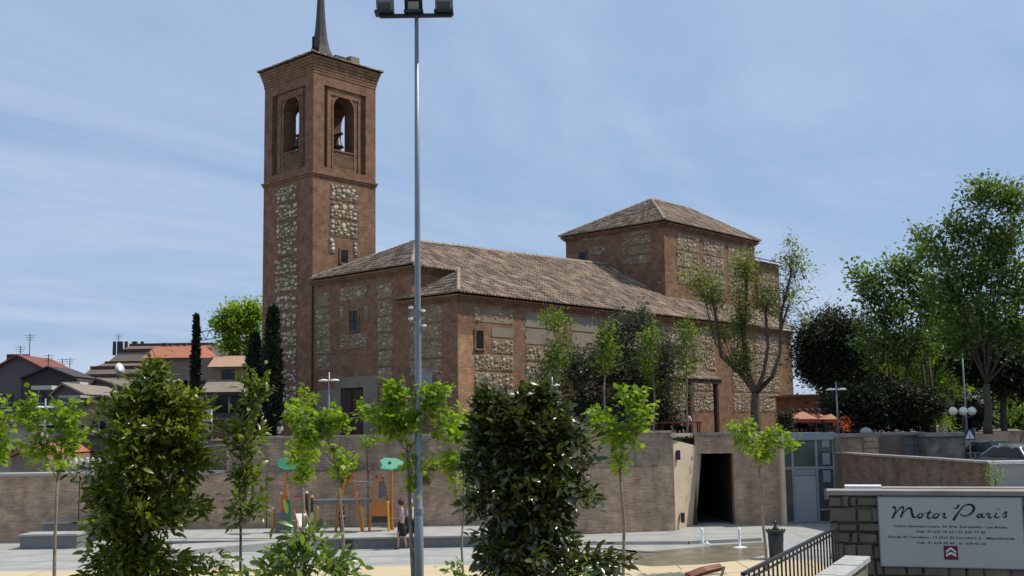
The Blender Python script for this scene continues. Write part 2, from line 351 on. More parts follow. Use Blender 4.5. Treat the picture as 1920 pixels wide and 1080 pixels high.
# splayed portal: beige cheek, dark passage, brick pier, white edge
por = thing('underpass_portal', 'splayed beige portal cheek and dark doorway opening in the brick wall', 'portal', (xe, YW, 0))
pA = atZ(1267, 994, 0); pB = atZ(1305, 983, 0); zt = atY(1262, 825, pA.y).z; zt2 = atY(1316, 838, pB.y).z
tA = atY(1262, 825, pA.y); tB = atY(1316, 838, pB.y)
s = MB(); nrm = Vector((-(pB.y-pA.y), pB.x-pA.x, 0)).normalized()*.25
s.add([pA, pB, tB, tA]+[p+nrm for p in (pA, pB, tB, tA)], [(0, 1, 2, 3), (7, 6, 5, 4), (0, 4, 5, 1), (1, 5, 6, 2), (2, 6, 7, 3), (3, 7, 4, 0)])
s.build('portal_cheek', m_beige, por, world=True)
for (px, py) in ((1271, 853), (1279, 970)):
    p = atY(px, py, pA.y+(.35 if py < 900 else .45)); s = MB()
    s.box(p.x-.07, p.x+.07, p.y-.25, p.y-.05, p.z-.2, p.z+.2).build('wall_light', m_steel, por, world=True)
yP = 47.75
xo0, xo1 = atY(1309, 980, yP).x, atY(1379, 980, yP).x; xp1 = atY(1464, 980, yP).x; zo = atY(1345, 850, yP).z
s = MB(); s.box(xo1, xp1, yP, yP+.5, 0, zo)
ztop = atY(1400, 815, yP).z
s.box(xo0-.05, xp1, yP, yP+.5, zo, ztop); s.build('portal_brickwork', m_wallbrick, por, uv=True, world=True)
s = MB(); s.add([(pB.x-.1, pB.y+.02, 0), (xo0-.02, yP+.03, 0), (xo0-.02, yP+.03, ztop), (tB.x-.1, pB.y+.02, ztop)], [(0, 1, 2, 3)]); s.build('portal_return', m_wallbrick, por, uv=True, world=True)
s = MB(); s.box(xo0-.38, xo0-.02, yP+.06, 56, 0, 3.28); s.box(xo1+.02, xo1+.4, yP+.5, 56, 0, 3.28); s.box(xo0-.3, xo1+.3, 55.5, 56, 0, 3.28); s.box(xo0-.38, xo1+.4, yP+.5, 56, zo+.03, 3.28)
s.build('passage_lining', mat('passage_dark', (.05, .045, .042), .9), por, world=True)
s = MB(); s.box(xo0-.6, xp1+.1, yP-.12, yP+1.2, ztop, ztop+.11); s.prism([(xe-.1, YW+.6), (xe+.12, YW+.75), (xo0-.1, yP-.12), (xo0-.6, yP+1.19), (xe-.5, YW+1.5)], ztop-.01, ztop+.1); s.build('coping_slab', m_coping, por, world=True)
s = MB(); s.box(xp1+.003, xp1+.16, yP-.5, yP+.5, 0, ztop+.02); s.build('pale_pier_edge', m_beige, por, world=True)
# glass lift house
lx0 = xp1+.18; ly = 47.9; lx1 = atY(1566, 900, ly).x; lzt = atY(1500, 812, ly).z
lift = thing('lift_house', 'grey steel and glass lift house set into the brick wall', 'lift', (lx0, ly, 0))
s = MB(); s.box(lx0-.05, lx1+.1, ly-.15, ly+2.4, lzt-.3, lzt); s.build('roof_slab', m_galv, lift, world=True)
xd0, xd1 = atY(1487, 900, ly).x, atY(1532, 900, ly).x; zd = atY(1500, 880, ly).z
s = MB()
for x in (lx0+.04, xd0, xd1, lx1-.04): s.box(x-.05, x+.05, ly-.06, ly+.06, 0, lzt-.3)
s.box(lx0, lx1, ly-.05, ly+.05, zd, zd+.12); s.box(lx0, lx1, ly-.05, ly+.05, .0, .1); s.box(xd1+.05, lx1, ly-.045, ly+.045, .55, .63)
for x in (lx0+.04, lx1-.04): s.box(x-.05, x+.05, ly+2.2, ly+2.3, 0, lzt-.3)
s.build('frame', m_galv, lift, world=True)
d = MB().box(xd0+.06, xd1-.06, ly-.02, ly+.02, .1, zd-.28).build('lift_door', mat('grey_door', (.30, .32, .34), .45, metal=.2), lift, world=True)
MB().box(xd0+.06, xd1-.06, ly-.045, ly-.005, zd-.26, zd-.02).build('door_header', m_galv, lift, world=True)
mg = mat('greenish_glass', (.045, .075, .07), .08, spec=.8)
MB().box(lx0+.1, xd0-.05, ly-.01, ly+.01, .1, zd).build('glass_pane', mg, lift, world=True)
MB().box(lx0+.1, lx1-.1, ly-.01, ly+.01, zd+.12, lzt-.3).build('glass_pane', mg, lift, world=True)
MB().box(xd1+.05, lx1-.1, ly-.01, ly+.01, .63, zd).build('glass_pane', mg, lift, world=True)
s = MB(); xm = xd1+.42
for k in range(4): s.box(xm-.16, xm+.16, ly-.09, ly-.02, 1.0+k*.75, 1.5+k*.75, 0)
s.build('mullion_bracket', m_galv, lift, world=True)
s = MB(); s.box(lx1+.0, lx1+.22, ly-.3, ly+.3, 0, lzt-.2); s.build('corner_pier', mat('mossy_concrete', (.17, .16, .10), .9, var=.5), lift, world=True)

# right-hand walls
rw = thing('ramp_wall', 'sloping dark brown brick ramp wall right of the lift house', 'wall', (lx1, 47, 0))
cw = [(1570, 850, 47.6), (1640, 855, 44.5), (1740, 861, 40.5), (1852, 869, 36.5)]
P = [atY(*c) for c in cw]
for a, b in zip(P[:-1], P[1:]):
    s = MB(); off = Vector((.35, .35, 0))
    s.add([(a.x, a.y, 0), (b.x, b.y, 0), tuple(b), tuple(a), (a.x+.35, a.y+.35, 0), (b.x+.35, b.y+.35, 0), tuple(b+off), tuple(a+off)],
          [(0, 1, 2, 3), (5, 4, 7, 6), (3, 2, 6, 7), (1, 5, 6, 2), (0, 3, 7, 4)])
    s.build('ramp_wall_face', m_rampbrick, rw, uv=True, world=True)
    n_ = 6
    for i in range(n_):
        c0 = a.lerp(b, i/n_); c1 = a.lerp(b, (i+1)/n_-.012)
        MB().bar(c0+Vector((.15, .15, .03)), c1+Vector((.15, .15, .03)), .5, .07).build('coping_slab', m_coping, rw, world=True)
e = P[-1]
gw = thing('grey_parapet_wall', 'pale topped grey concrete parapet below the parked cars', 'wall', tuple(e))
s = MB(); s.box(e.x+.05, e.x+14, e.y, e.y+.35, 0, e.z-.03); s.build('parapet', m_conc, gw, world=True)
for i in range(9): MB().box(e.x+.05+i*1.5, e.x+1.53+i*1.5, e.y-.06, e.y+.42, e.z-.03, e.z+.07).build('coping_slab', m_white, gw, world=True)
pw = thing('brick_gate_pier', 'brick terrace wall with rusticated end pier under a dome finial beside the lift', 'wall', (lx1+.3, 49, 0))
q0 = atY(1572, 820, 49); q1 = atY(1644, 820, 49)
MB().box(q0.x-.2, q1.x, 49, 49.5, 1.5, q0.z).build('terrace_wall', m_wallbrick, pw, uv=True, world=True)
for k in range(4): MB().box(q1.x-.62, q1.x+.04, 48.93, 49.57, 2.6+k*.29, 2.6+k*.29+.24).build('pier_block', m_wallbrick, pw, uv=True, world=True)
MB().box(q0.x-.25, q1.x+.1, 48.9, 49.6, q0.z, q0.z+.16).build('coping_slab', m_coping, pw, world=True)
MB().lathe([(.3, 0), (.27, .12), (.17, .22), (.02, .27)], (atY(1627, 812, 49).x, 49.25, q0.z+.16), 12).build('dome_finial', m_conc, pw, smooth=True, world=True)
gy = thing('grey_stone_wall', 'dark grey stone wall with coping in front of the shrubs', 'wall', (q1.x, 51, 0))
g0 = atY(1645, 820, 50.5); g1 = atY(1735, 820, 50.5)
for j in range(3):
    for i in range(4):
        w_ = (g1.x-g0.x)/4; o_ = .2 if j % 2 else 0
        MB().box(g0.x+w_*i+.01, g0.x+w_*(i+1)-.01, 50.5-.01*random.random(), 51, 2.3+.46*j, 2.3+.46*(j+1)-.015).build('stone_block', mat('grey_block', (.17, .17, .175), .9, var=.5) if (i+j) == 0 else bpy.data.materials['grey_block'], gy, world=True)
MB().box(g0.x, g1.x, 50.4, 51.1, 3.68, 3.82).build('coping_slab', m_coping, gy, world=True)
MB().box(g0.x, g1.x, 50.6, 51, 1.4, 3.68).build('wall_core', m_coping, gy, world=True)
wp_ = thing('weathered_planter_wall', 'streaked pale concrete planter wall beside the crossing sign', 'wall', (g1.x, 50, 0))
h0 = atY(1736, 820, 49.5); h1 = atY(1808, 820, 49.5)
MB().box(h0.x, h1.x, 49.5, 50.4, 1.4, 3.62).build('planter_face', mat('streaked_concrete', (.30, .28, .23), .9, var=.9, vscale=2.5, col2=(.08, .075, .06), bump=.4), wp_, world=True)
MB().box(h0.x-.05, h1.x+.05, 49.4, 50.5, 3.62, 3.78).build('planter_rim', m_coping, wp_, world=True)

# ------------------------------------------------------------------ playground platform, benches
zp = .42; yf = 40.4
pl = struct('play_platform', MB().prism([(atZ(611, 1030, 0).x, yf), (8, yf+.15) if False else (atZ(862, 1028, 0).x+3.2, yf+.25), (atZ(862, 1028, 0).x+3.2, YW-.01), (-15.5, YW-.01), (-13.2, yf)], -.01, zp-.06), m_granite)
s = MB(); x0 = atZ(611, 1030, 0).x; x1 = atZ(862, 1028, 0).x+3.3
s.prism([(x0-.1, yf-.08), (x1, yf+.17), (x1, YW-.005), (-15.6, YW-.005), (-13.2, yf+.6)], zp-.06, zp); struct('platform_paving', s, m_pave2)
s = MB(); s.add([(-13.9, yf-1.0, .003), (x0, yf-.1, .003), (x0, yf+.05, zp-.01), (-13.2, yf+.62, zp-.01), (-15.6, YW-.1, zp-.01), (-16.8, YW-1.5, .003)], [(0, 1, 2, 3), (0, 3, 4, 5)]); struct('platform_ramp', s, m_pave2)
s = MB()
for k in range(1, 7): s.box(-13.0, x1-.02, yf+.1+k*.6-.01, yf+.1+k*.6+.01, zp, zp+.003)
for k in range(int((x1+12.9)/.9)): s.box(-12.9+k*.9-.01, -12.9+k*.9+.01, yf+.7, YW-.1, zp, zp+.004)
struct('platform_joint', s, bpy.data.materials['joint_grey'])
a = atZ(640, 1030, 0).x; b = atZ(659, 1030, 0).x
o = MB().box(a, b, yf-.045, yf+.03, 0.0, zp-.065).build('front_inset', m_black); tag(o, 'small black inset in the grey front of the play platform', 'inset')  # plain black box set against the platform front
def bench(n, xa, xb, ya, yb, z, lab):
    t = thing('stone_bench', lab, 'bench', ((xa+xb)/2, ya, 0), 0, 'low stone blocks by the left wall')
    MB().box(xa, xb, ya, yb, 0, z-.07).build('bench_body', m_granite, t, world=True); MB().box(xa-.04, xb+.04, ya-.05, yb+.02, z-.07, z).build('bench_top', m_conc, t, world=True)
a = atZ(37, 1030, 0); b = atZ(138, 1030, 0); bench(0, a.x, b.x, a.y, a.y+1.1, .55, 'nearer and lower granite block of the left pair')
a = atZ(60, 1022, 0); b = atZ(172, 1022, 0); bench(1, a.x, b.x, a.y+1.0, a.y+2.2, .80, 'taller granite block behind the front block, against the left wall')

# ------------------------------------------------------------------ church
church = thing('church', 'brick and rubble church with square bell tower, tiled roofs and hipped crossing tower', 'church', tuple(T0), -TH)
def cwall(mb, name, m=m_brick, parent=None): return mb.build(name, m, parent or church, uv=True)
ZT = 3.6
stone_templates = []
for k in range(7):
    n = 8; vs = []; rr = [random.uniform(.82, 1.05) for _ in range(n)]
    for i in range(n):
        a = 2*math.pi*(i+.5)/n; c_, s_ = math.cos(a), math.sin(a); q = max(abs(c_), abs(s_))**.6
        vs.append((.5*rr[i]*c_/q, .5*rr[i]*s_/q, 0))
    top = [(x*.72+random.uniform(-.03, .03), y*.72+random.uniform(-.03, .03), random.uniform(.75, 1.0)) for x, y, z in vs]
    cz = (0, 0, 1.1); V_ = vs+top+[cz]
    Fs = [(i, (i+1) % n, n+(i+1) % n, n+i) for i in range(n)]+[(n+i, n+(i+1) % n, 2*n) for i in range(n)]
    me = bpy.data.meshes.new('stone'); me.from_pydata(V_, [], Fs); me.materials.append(m_stone_o); stone_templates.append((V_, Fs, me))
picked = [0]; rubble = MB()
def stones(origin, t, nrm, w, h, panel, pick=False, dens=1.0, sz=.30):
    """rubble stones on a w x h panel; t = tangent, nrm = outward normal, local coordinates of the church"""
    origin, t, nrm = Vector(origin), Vector(t), Vector(nrm)
    got = []; tries = int(w*h/(sz*sz)*26)
    for _ in range(tries):
        sw = sz*random.uniform(.55, 1.45); rh = sw*random.uniform(.6, .95)
        if _ > tries*.5: sw *= .6; rh *= .6
        if sw > w*.9 or rh > h*.9: continue
        x = random.uniform(sw/2, w-sw/2); z = random.uniform(rh/2, h-rh/2)
        if any(abs(x-a) < (sw+c)*.475 and abs(z-b) < (rh+d)*.475 for a, b, c, d in got): continue
        got.append((x, z, sw, rh))
        if random.random() > dens: continue
        c = origin+t*x+Vector((0, 0, z)); V_, Fs, me = random.choice(stone_templates); dp = random.uniform(.03, .08)
        Mx = Matrix.Identity(4)
        for i in range(3): Mx[i][0] = t[i]; Mx[i][1] = (0, 0, 1)[i]; Mx[i][2] = nrm[i]; Mx[i][3] = c[i]
        Mx = Mx @ Matrix.Rotation(random.choice((0, math.pi))+random.uniform(-.35, .35), 4, 'Z') @ Matrix.Diagonal((sw*.97, rh*.97, dp, 1))
        if pick and picked[0] < 300 and sw > sz*.5:
            o = bpy.data.objects.new('stone', me); COL.objects.link(o); o.parent = panel; o.matrix_basis = Mx; picked[0] += 1
        else: rubble.add([Mx @ Vector(v) for v in V_], Fs)
def panel(face, a0, a1, z0, z1, k, pick=False, dens=1.0, sz=.30, plain=False):
    """face 'W': plane U=k looking -U ; 'S': plane L=k looking +L"""
    e = .022; s = MB()
    nr_ = max(1, int((z1-z0)/.19)); hh = (z1-z0)/nr_; w_ = a1-a0
    for i in range(nr_):
        b0 = a0+(random.uniform(0, .11) if i % 2 else -random.uniform(0, .05)); b1 = a1-(random.uniform(0, .11) if i % 2 else -random.uniform(0, .05)); y0 = z0+i*hh-(random.uniform(0, .03) if i == 0 else 0); y1 = z0+(i+1)*hh+(random.uniform(-.03, .02) if i == nr_-1 else 0)
        if w_ < .5: b0, b1 = a0, a1
        if face == 'W': s.box(b0, b1, k-e, k+.01, y0, y1)
        else: s.box(k-.01, k+e, b0, b1, y0, y1)
    if face == 'W': og = (a0, k-e, z0); t = (1, 0, 0); nn = (0, -1, 0)
    else: og = (k+e, a0, z0); t = (0, 1, 0); nn = (1, 0, 0)
    o = s.build('stone_panel', m_plaster if plain else (m_mortar if pick else m_mortar2), church)
    if not plain: stones(og, t, nn, a1-a0, z1-z0, o, pick, dens, sz)
TL, TU = 4.85, 4.75
zs = onU(587, 324, 0)[1]          # string course
# tower shaft
s = MB(); s.box(-TL, 0, 0, TU, ZT, zs); shaft = cwall(s, 'tower_shaft')
# belfry with arched openings
zc = 25.15; bt = .90
def arch_wall(mb, org, t, nr, width, z0, z1, ca, hw, zsill, zspr, th):
    org = Vector(org); t = Vector(t); nr = Vector(nr)
    def P(a, z, d=0): return org+t*a+Vector((0, 0, z))-nr*d
    n = 10; arc = [(ca-hw*math.cos(math.pi*i/n), zspr+hw*math.sin(math.pi*i/n)) for i in range(n+1)]
    for d in (0, th):
        mb.quad(P(0, z0, d), P(ca-hw, z0, d), P(ca-hw, z1, d), P(0, z1, d)); mb.quad(P(ca+hw, z0, d), P(width, z0, d), P(width, z1, d), P(ca+hw, z1, d))
        mb.quad(P(ca-hw, z0, d), P(ca+hw, z0, d), P(ca+hw, zsill, d), P(ca-hw, zsill, d))
        for i in range(n):
            (a0, b0), (a1, b1) = arc[i], arc[i+1]; mb.quad(P(a0, b0, d), P(a1, b1, d), P(a1, z1, d), P(a0, z1, d))
    mb.quad(P(ca-hw, zsill), P(ca-hw, zspr), P(ca-hw, zspr, th), P(ca-hw, zsill, th)); mb.quad(P(ca+hw, zsill), P(ca+hw, zsill, th), P(ca+hw, zspr, th), P(ca+hw, zspr))
    mb.quad(P(ca-hw, zsill), P(ca-hw, zsill, th), P(ca+hw, zsill, th), P(ca+hw, zsill))
    for i in range(n):
        (a0, b0), (a1, b1) = arc[i], arc[i+1]; mb.quad(P(a0, b0), P(a0, b0, th), P(a1, b1, th), P(a1, b1))
zsl = onL(645, 283, 0)[1]; zar = onL(647, 181, 0)[1]; hw = .78
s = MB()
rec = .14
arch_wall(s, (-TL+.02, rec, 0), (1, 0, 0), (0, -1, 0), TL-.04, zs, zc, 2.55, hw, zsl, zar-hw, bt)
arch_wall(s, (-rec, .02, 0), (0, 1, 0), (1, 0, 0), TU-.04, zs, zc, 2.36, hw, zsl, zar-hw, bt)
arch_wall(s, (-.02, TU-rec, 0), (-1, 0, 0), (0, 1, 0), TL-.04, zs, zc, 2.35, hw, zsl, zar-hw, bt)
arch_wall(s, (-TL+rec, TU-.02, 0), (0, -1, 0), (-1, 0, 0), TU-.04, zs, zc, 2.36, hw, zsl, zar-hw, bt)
bel = cwall(s, 'belfry', brick_mat('dark_brick' if False else 'belfry_brick', (.15, .075, .045), (.19, .10, .06), (.16, .12, .09), grime=(.10, .07, .05), gf=.5))  # belfry walls have a darker render of their own
MB().box(-TL+.4, -.4, .4, TU-.4, zs, zsl-.02).build('belfry_floor', m_brick, church, uv=True)
MB().box(-TL+.2, -.2, .2, TU-.2, zc-.1, zc+.1).build('belfry_ceiling', m_wood, church)
# proud brick frames on the belfry: corner piers, bands, arch surrounds, sunk parapet
s = MB(); pwd = .78
for (ax, sx) in ((-TL, 1), (0, -1)):
    for (ay, sy) in ((0, 1), (TU, -1)):
        s.box(min(ax, ax+sx*pwd), max(ax, ax+sx*pwd), min(ay, ay+sy*pwd), max(ay, ay+sy*pwd), zs+.12, zc)
s.box(-TL+.003, -.003, .003, rec+.02, zc-.62, zc-.004); s.box(-rec-.02, -.003, .003, TU-.003, zc-.62, zc-.004)
s.box(-TL+.003, -.003, .003, rec+.02, zs+.1, zs+.5); s.box(-rec-.02, -.003, .003, TU-.003, zs+.1, zs+.5)
cwall(s, 'corner_pier')
fr = .06
for face in ('W', 'S'):
    c0 = 2.55-TL if face == 'W' else 2.36
    s = MB()
    def bx(a0, a1, z0, z1, d=fr):
        if face == 'W': s.box(a0, a1, rec-d, rec+.01, z0, z1)
        else: s.box(-rec-.01, -rec+d, a0, a1, z0, z1)
    zb = zsl-1.05
    bx(c0-1.32, c0-1.22+.22, zb-.35, zc-.64, .05); bx(c0+1.10, c0+1.32, zb-.35, zc-.64, .05); bx(c0-1.1, c0+1.1, zc-1.05, zc-.64, .049); bx(c0-1.1, c0+1.1, zb-.35, zb-.12, .049)
    bx(c0-hw-.12, c0-hw, zb, zar-hw, .035); bx(c0+hw, c0+hw+.12, zb, zar-hw, .035); bx(c0-hw-.12, c0+hw+.12, zb-.1, zb, .036); bx(c0-hw, c0+hw, zsl-.07, zsl, .05)
    for i in range(12):
        a0 = math.pi*i/12; a1 = math.pi*(i+1)/12
        p = [(c0-(hw+e_)*math.cos(a), zar-hw+(hw+e_)*math.sin(a)) for e_, a in ((0, a0), (.12, a0), (.12, a1), (0, a1))]
        if face == 'W': vs = [(x, rec-.035, z) for x, z in p]+[(x, rec, z) for x, z in p]
        else: vs = [(-rec+.035, x, z) for x, z in p]+[(-rec, x, z) for x, z in p]
        s.add(vs, [(0, 1, 2, 3), (1, 5, 6, 2), (0, 3, 7, 4)])
    cwall(s, 'arch_surround', m_brick2 if False else m_brick)
# bells
for (x, y) in ((-2.35, .75), (-.75, 2.36)):
    b = MB().lathe([(.42, 0), (.36, .12), (.27, .3), (.22, .5), (.1, .62), (.05, .72)], (x, y, zsl+.35), 12).build('bell', mat('bronze', (.06, .06, .04), .5, metal=.6), church, smooth=True)
    MB().box(x-.5, x+.5, y-.06, y+.06, zsl+1.05, zsl+1.2).build('bell_yoke', m_wood, church)
# string course and cornice
s = MB(); s.box(-TL-.06, .06, -.06, TU+.06, zs-.14, zs); s.box(-TL-.12, .12, -.12, TU+.12, zs, zs+.1); cwall(s, 'string_course')
s = MB(); ze = onL(587, 100, 0)[1]-.1
st = 6
for i in range(st):
    e = .03+.20*(i/(st-1))**1.3; z0 = zc+(ze-zc)*i/st; z1 = zc+(ze-zc)*(i+1)/st
    s.box(-TL-e, e, -e, TU+e, z0, z1-.002)
cwall(s, 'cornice')

# ---- tiled roofs: rows of barrel tiles laid on a plane z = hf(x, y)
class Tiles:
    def __init__(s): s.V = []; s.F = []
    def tile(s, p, q, r, nrm, side):
        b = len(s.V)
        for c, rr in ((p, r), (q, r*.8)):
            for a in (-90, -40, 40, 90):
                a = R(a); s.V.append(c+side*math.sin(a)*rr+nrm*(math.cos(a)*rr*.85))
        s.F += [(b+i, b+i+1, b+5+i) for i in range(3)]+[(b+i, b+5+i, b+4+i) for i in range(3)]+[(b, b+2, b+1), (b, b+3, b+2)]
def tiled(T, hf, e0, e1, up, lo, hi, sp=.25, ln=.42, amp=.04):
    """columns from e0 to e1 (2-D eave line param), up = 2-D up-slope unit vector; lo/hi give distances along up from the eave line for a column"""
    e0 = Vector(e0); e1 = Vector(e1); L_ = (e1-e0).length; ed = (e1-e0).normalized(); up = Vector(up); n = int(L_/sp)
    for i in range(n):
        a = (i+.5)*L_/n; base = e0+ed*a; s0 = lo(a) if callable(lo) else lo; s1 = hi(a) if callable(hi) else hi
        d = s0-.03+random.uniform(-.02, .02)
        while d < s1-.05:
            d2 = min(d+ln, s1); A = base+up*d+ed*random.uniform(-.012, .012); B = base+up*(d2+.05)+ed*random.uniform(-.012, .012)
            wob = amp*noise.noise(Vector((A.x*.35, A.y*.35, 1)))
            p = Vector((A.x, A.y, hf(A.x, A.y)+.045+wob+random.uniform(0, .012))); q = Vector((B.x, B.y, hf(B.x, B.y)+.018+wob))
            dr = (q-p).normalized(); side = Vector((ed.x, ed.y, 0)); nr = side.cross(dr); nr = nr if nr.z > 0 else -nr
            T.tile(p, q, .088, nr, side); d = d2
T = Tiles(); BD = MB(); RG = MB()
def flush_roof(name):
    global T, BD, RG
    p_ = BD.build(name, m_tilebed, church); link('roof_tiles', tri_mesh('roof_tiles', [tuple(v) for v in T.V], T.F, m_tile), p_, kind='stuff')
    if RG.v: RG.build('ridge_tiles', m_ridge, p_, kind='stuff')
    T = Tiles(); BD = MB(); RG = MB()
def bed(pts): BD.add(pts, [tuple(range(len(pts)))]); return
ZR0, ZR1, UR0, UC = 15.0, 15.45, 4.2, 22.5
LR = 4.2; LE = 12.15; ZE = 11.0
def zr(u): return ZR0+(ZR1-ZR0)*min(max((u-UR0)/(UC-UR0), 0), 1)
def hs(l, u): return ZE+(zr(u)-ZE)*(LE-l)/(LE-LR)
def hwst(l, u): return 12.78+.51*(u+.35)
def haw(l, u): return ZE+.505*(u+.35)
def hn(l, u): return zr(u)-.5*(LR-l)
# south slope
tiled(T, hs, (LE, -.35), (LE, 3.4), (-1, 0), 0, lambda a: max(a+.02, .15) if True else 0, ln=.42)
tiled(T, hs, (8.78, -.35), (8.78, 3.4), (-1, 0), 0, lambda a: a+.03)
tiled(T, hs, (LE, 3.4), (LE, UC), (-1, 0), 0, lambda a: LE-max(LR, 8.4-(a+3.4)))
tiled(T, hs, (LE, UC), (LE, 34.9), (-1, 0), 0, LE-9.02)
bed([(LE, -.35, ZE), (LE, 3.42, ZE), (8.4, 3.42, hs(8.4, 3.4)), (8.78, 3.05, hs(8.78, 3))]); bed([(8.78, -.35, hs(8.78, 0)), (8.78, 3.42, hs(8.78, 3.4)), (5, 3.42, hs(5, 3.4)), ])
bed([(LE, 3.4, ZE), (LE, UC, ZE), (LR, UC, zr(UC)), (LR, UR0, zr(UR0)), (5.0, 3.4, hs(5, 3.4))]); bed([(LE, UC, ZE), (LE, 34.9, ZE), (8.9, 34.9, hs(8.9, 34)), (8.9, UC, hs(8.9, UC))])
bed([(8.78, -.35, 12.78), (LR, UR0, ZR0), (0, -.35, 12.78)]); bed([(0, .02, 12.95), (LR, UR0, ZR0), (0, UR0, 12.9)])
bed([(LR, UR0, ZR0), (LR, UC, ZR1), (0, UC, 13.2), (0, UR0, 12.9)])
bed([(LE, -.35, ZE), (8.42, 3.38, hs(8.42, 3.4)), (8.42, -.35, ZE)]); bed([(8.42, -.35, ZE), (8.42, 0, ZE+.18), (7.3, 0, ZE+.18), (7.3, -.35, ZE)])
tiled(T, hwst, (0.02, -.35), (8.78, -.35), (0, 1), 0, lambda a: min(max(8.75-a, 0), max(a*1.02+.1, .1))+0)
tiled(T, haw, (7.3, -.35), (LE, -.35), (0, 1), 0, lambda a: .35 if a < 1.1 else (LE-7.3-a)+.02)
tiled(T, hn, (0, UR0), (0, UC), (1, 0), 0, 4.2, sp=.3, ln=.6)
def ridge(p, q, n=None, r=.12):
    p = Vector(p); q = Vector(q); L_ = (q-p).length; n = n or int(L_/.42); d = (q-p).normalized(); side = d.cross(Vector((0, 0, 1))).normalized(); up = side.cross(d)
    for i in range(n):
        a = p.lerp(q, i/n)+Vector((0, 0, random.uniform(-.01, .02))); b = p.lerp(q, (i+1.08)/n); k = len(RG.v)
        RG.add([c+side*math.sin(R(t_))*r*s_+up*math.cos(R(t_))*r*s_ for c, s_ in ((a, 1), (b, .86)) for t_ in (-95, -45, 0, 45, 95)], [(j, j+1, 6+j, 5+j) for j in range(4)]+[(4, 3, 2, 1, 0)])
ridge((8.78, -.35, 12.82), (LR, UR0, ZR0+.05)); ridge((LR, UR0, ZR0+.05), (LR, UC, ZR1+.05)); ridge((LE, -.35, ZE+.04), (8.45, 3.38, hs(8.45, 3.4)+.04))
ridge((0.02, .0, 12.97), (LR, UR0, ZR0+.05))
flush_roof('nave_roof')
# crossing tower roof
CL0, CL1, CU0, CU1 = .45, 9.0, UC, 34.6
ZCE = onL(1245, 412, 9.35)[1]; apu, apz = onL(1222, 375, 4.72); ap2u = onL(1290, 390, 4.72)[0]
o_ = .38; ap = (4.72, apu, apz); ap2 = (4.72, ap2u, apz)
A_, B_, C_, D_ = (CL0-o_, CU0-o_, ZCE), (CL1+o_, CU0-o_, ZCE), (CL1+o_, CU1+o_, ZCE), (CL0-o_, CU1+o_, ZCE)
def plane_h(p0, p1, p2):
    n = (Vector(p1)-Vector(p0)).cross(Vector(p2)-Vector(p0)); return lambda x, y: p0[2]-(n.x*(x-p0[0])+n.y*(y-p0[1]))/n.z
W_ = B_[0]-A_[0]; half = W_/2; dU = apu-A_[1]; dU2 = C_[1]-ap2u
tiled(T, plane_h(A_, B_, ap), A_[:2], B_[:2], (0, 1), 0, lambda a: dU*(1-abs(a-half)/half))
Lu = C_[1]-B_[1]
tiled(T, plane_h(B_, C_, ap), B_[:2], C_[:2], (-1, 0), 0, lambda a: half*min(1, a/dU, (Lu-a)/dU2))
for q in ([A_, B_, ap], [B_, C_, ap2, ap], [C_, D_, ap2], [D_, A_, ap, ap2]): bed(q)
for p, q in ((A_, ap), (B_, ap), (C_, ap2), (D_, ap2), (ap, ap2)): ridge(Vector(p)+Vector((0, 0, .05)), Vector(q)+Vector((0, 0, .05)))
flush_roof('crossing_roof')
# tower roof
zt_ = ze+.04; e = .34; tA_ = [(-TL-e, -e, zt_), (e, -e, zt_), (e, TU+e, zt_), (-TL-e, TU+e, zt_)]; tc_ = (-TL/2, TU/2, zt_+.85)
for i in range(4):
    a, b = tA_[i], tA_[(i+1) % 4]; ed = (Vector(b)-Vector(a)).normalized(); upv = Vector((0, 0, 1)).cross(ed); w_ = (Vector(b)-Vector(a)).length; h_ = (w_/2)
    tiled(T, plane_h(a, b, tc_), a[:2], b[:2], upv.to_2d(), 0, lambda al: h_*(1-abs(al-w_/2)/(w_/2))*.97); bed([a, b, tc_])
    ridge(Vector(a)+Vector((0, 0, .05)), Vector(tc_)+Vector((0, 0, .05)))
flush_roof('tower_roof')
# porch roof
pu0, pz0 = onL(1243, 676, 14.8); pu1, pz1 = onL(1352, 703, 14.8); pu0 = min(pu0, pu1-6.5)
pe = 6.95
def hp_(l, u): return pe+(14.9-l)*.5
tiled(T, hp_, (14.9, pu0), (14.9, pu1), (-1, 0), 0, 3.15); bed([(14.9, pu0, pe), (14.9, pu1, pe), (11.74, pu1, hp_(11.74, 0)), (11.74, pu0, hp_(11.74, 0))])
flush_roof('porch_roof')
# chancel roof
tiled(T, lambda l, u: 16.5+.3*(9.6-l), (9.6, CU1+.4), (9.6, 38.2), (-1, 0), 0, 4, ln=.5)
bed([(9.6, CU1+.4, 16.5), (9.6, 38.2, 16.5), (5.6, 38.2, 17.7), (5.6, CU1+.4, 17.7)])
flush_roof('chancel_roof')
# eaves under the tiles: brick corbel courses
s = MB()
for i in range(3):
    e = .08+.10*i; z0 = 12.42+i*.1
    s.box(.02, 8.38+e, -e, .2, z0, z0+.098); s.box(8.2, 8.38+e-.002, -e+.01, 3.9, z0, z0+.097)
    z0 = 10.64+i*.1
    s.box(7.3, 11.73+e, -e, .2, z0, z0+.098); s.box(11.6, 11.73+e-.002, -e+.01, 34.6, z0, z0+.097)
    z0 = ZCE-.36+i*.1
    s.box(CL0-e, CL1+e, CU0-e, CU0+.3, z0, z0+.098); s.box(CL1-.3, CL1+e-.002, CU0-e+.01, CU1+e, z0, z0+.097); s.box(CL0-e+.002, CL0+.3, CU0, CU1, z0, z0+.096)
cwall(s, 'eave_corbel')
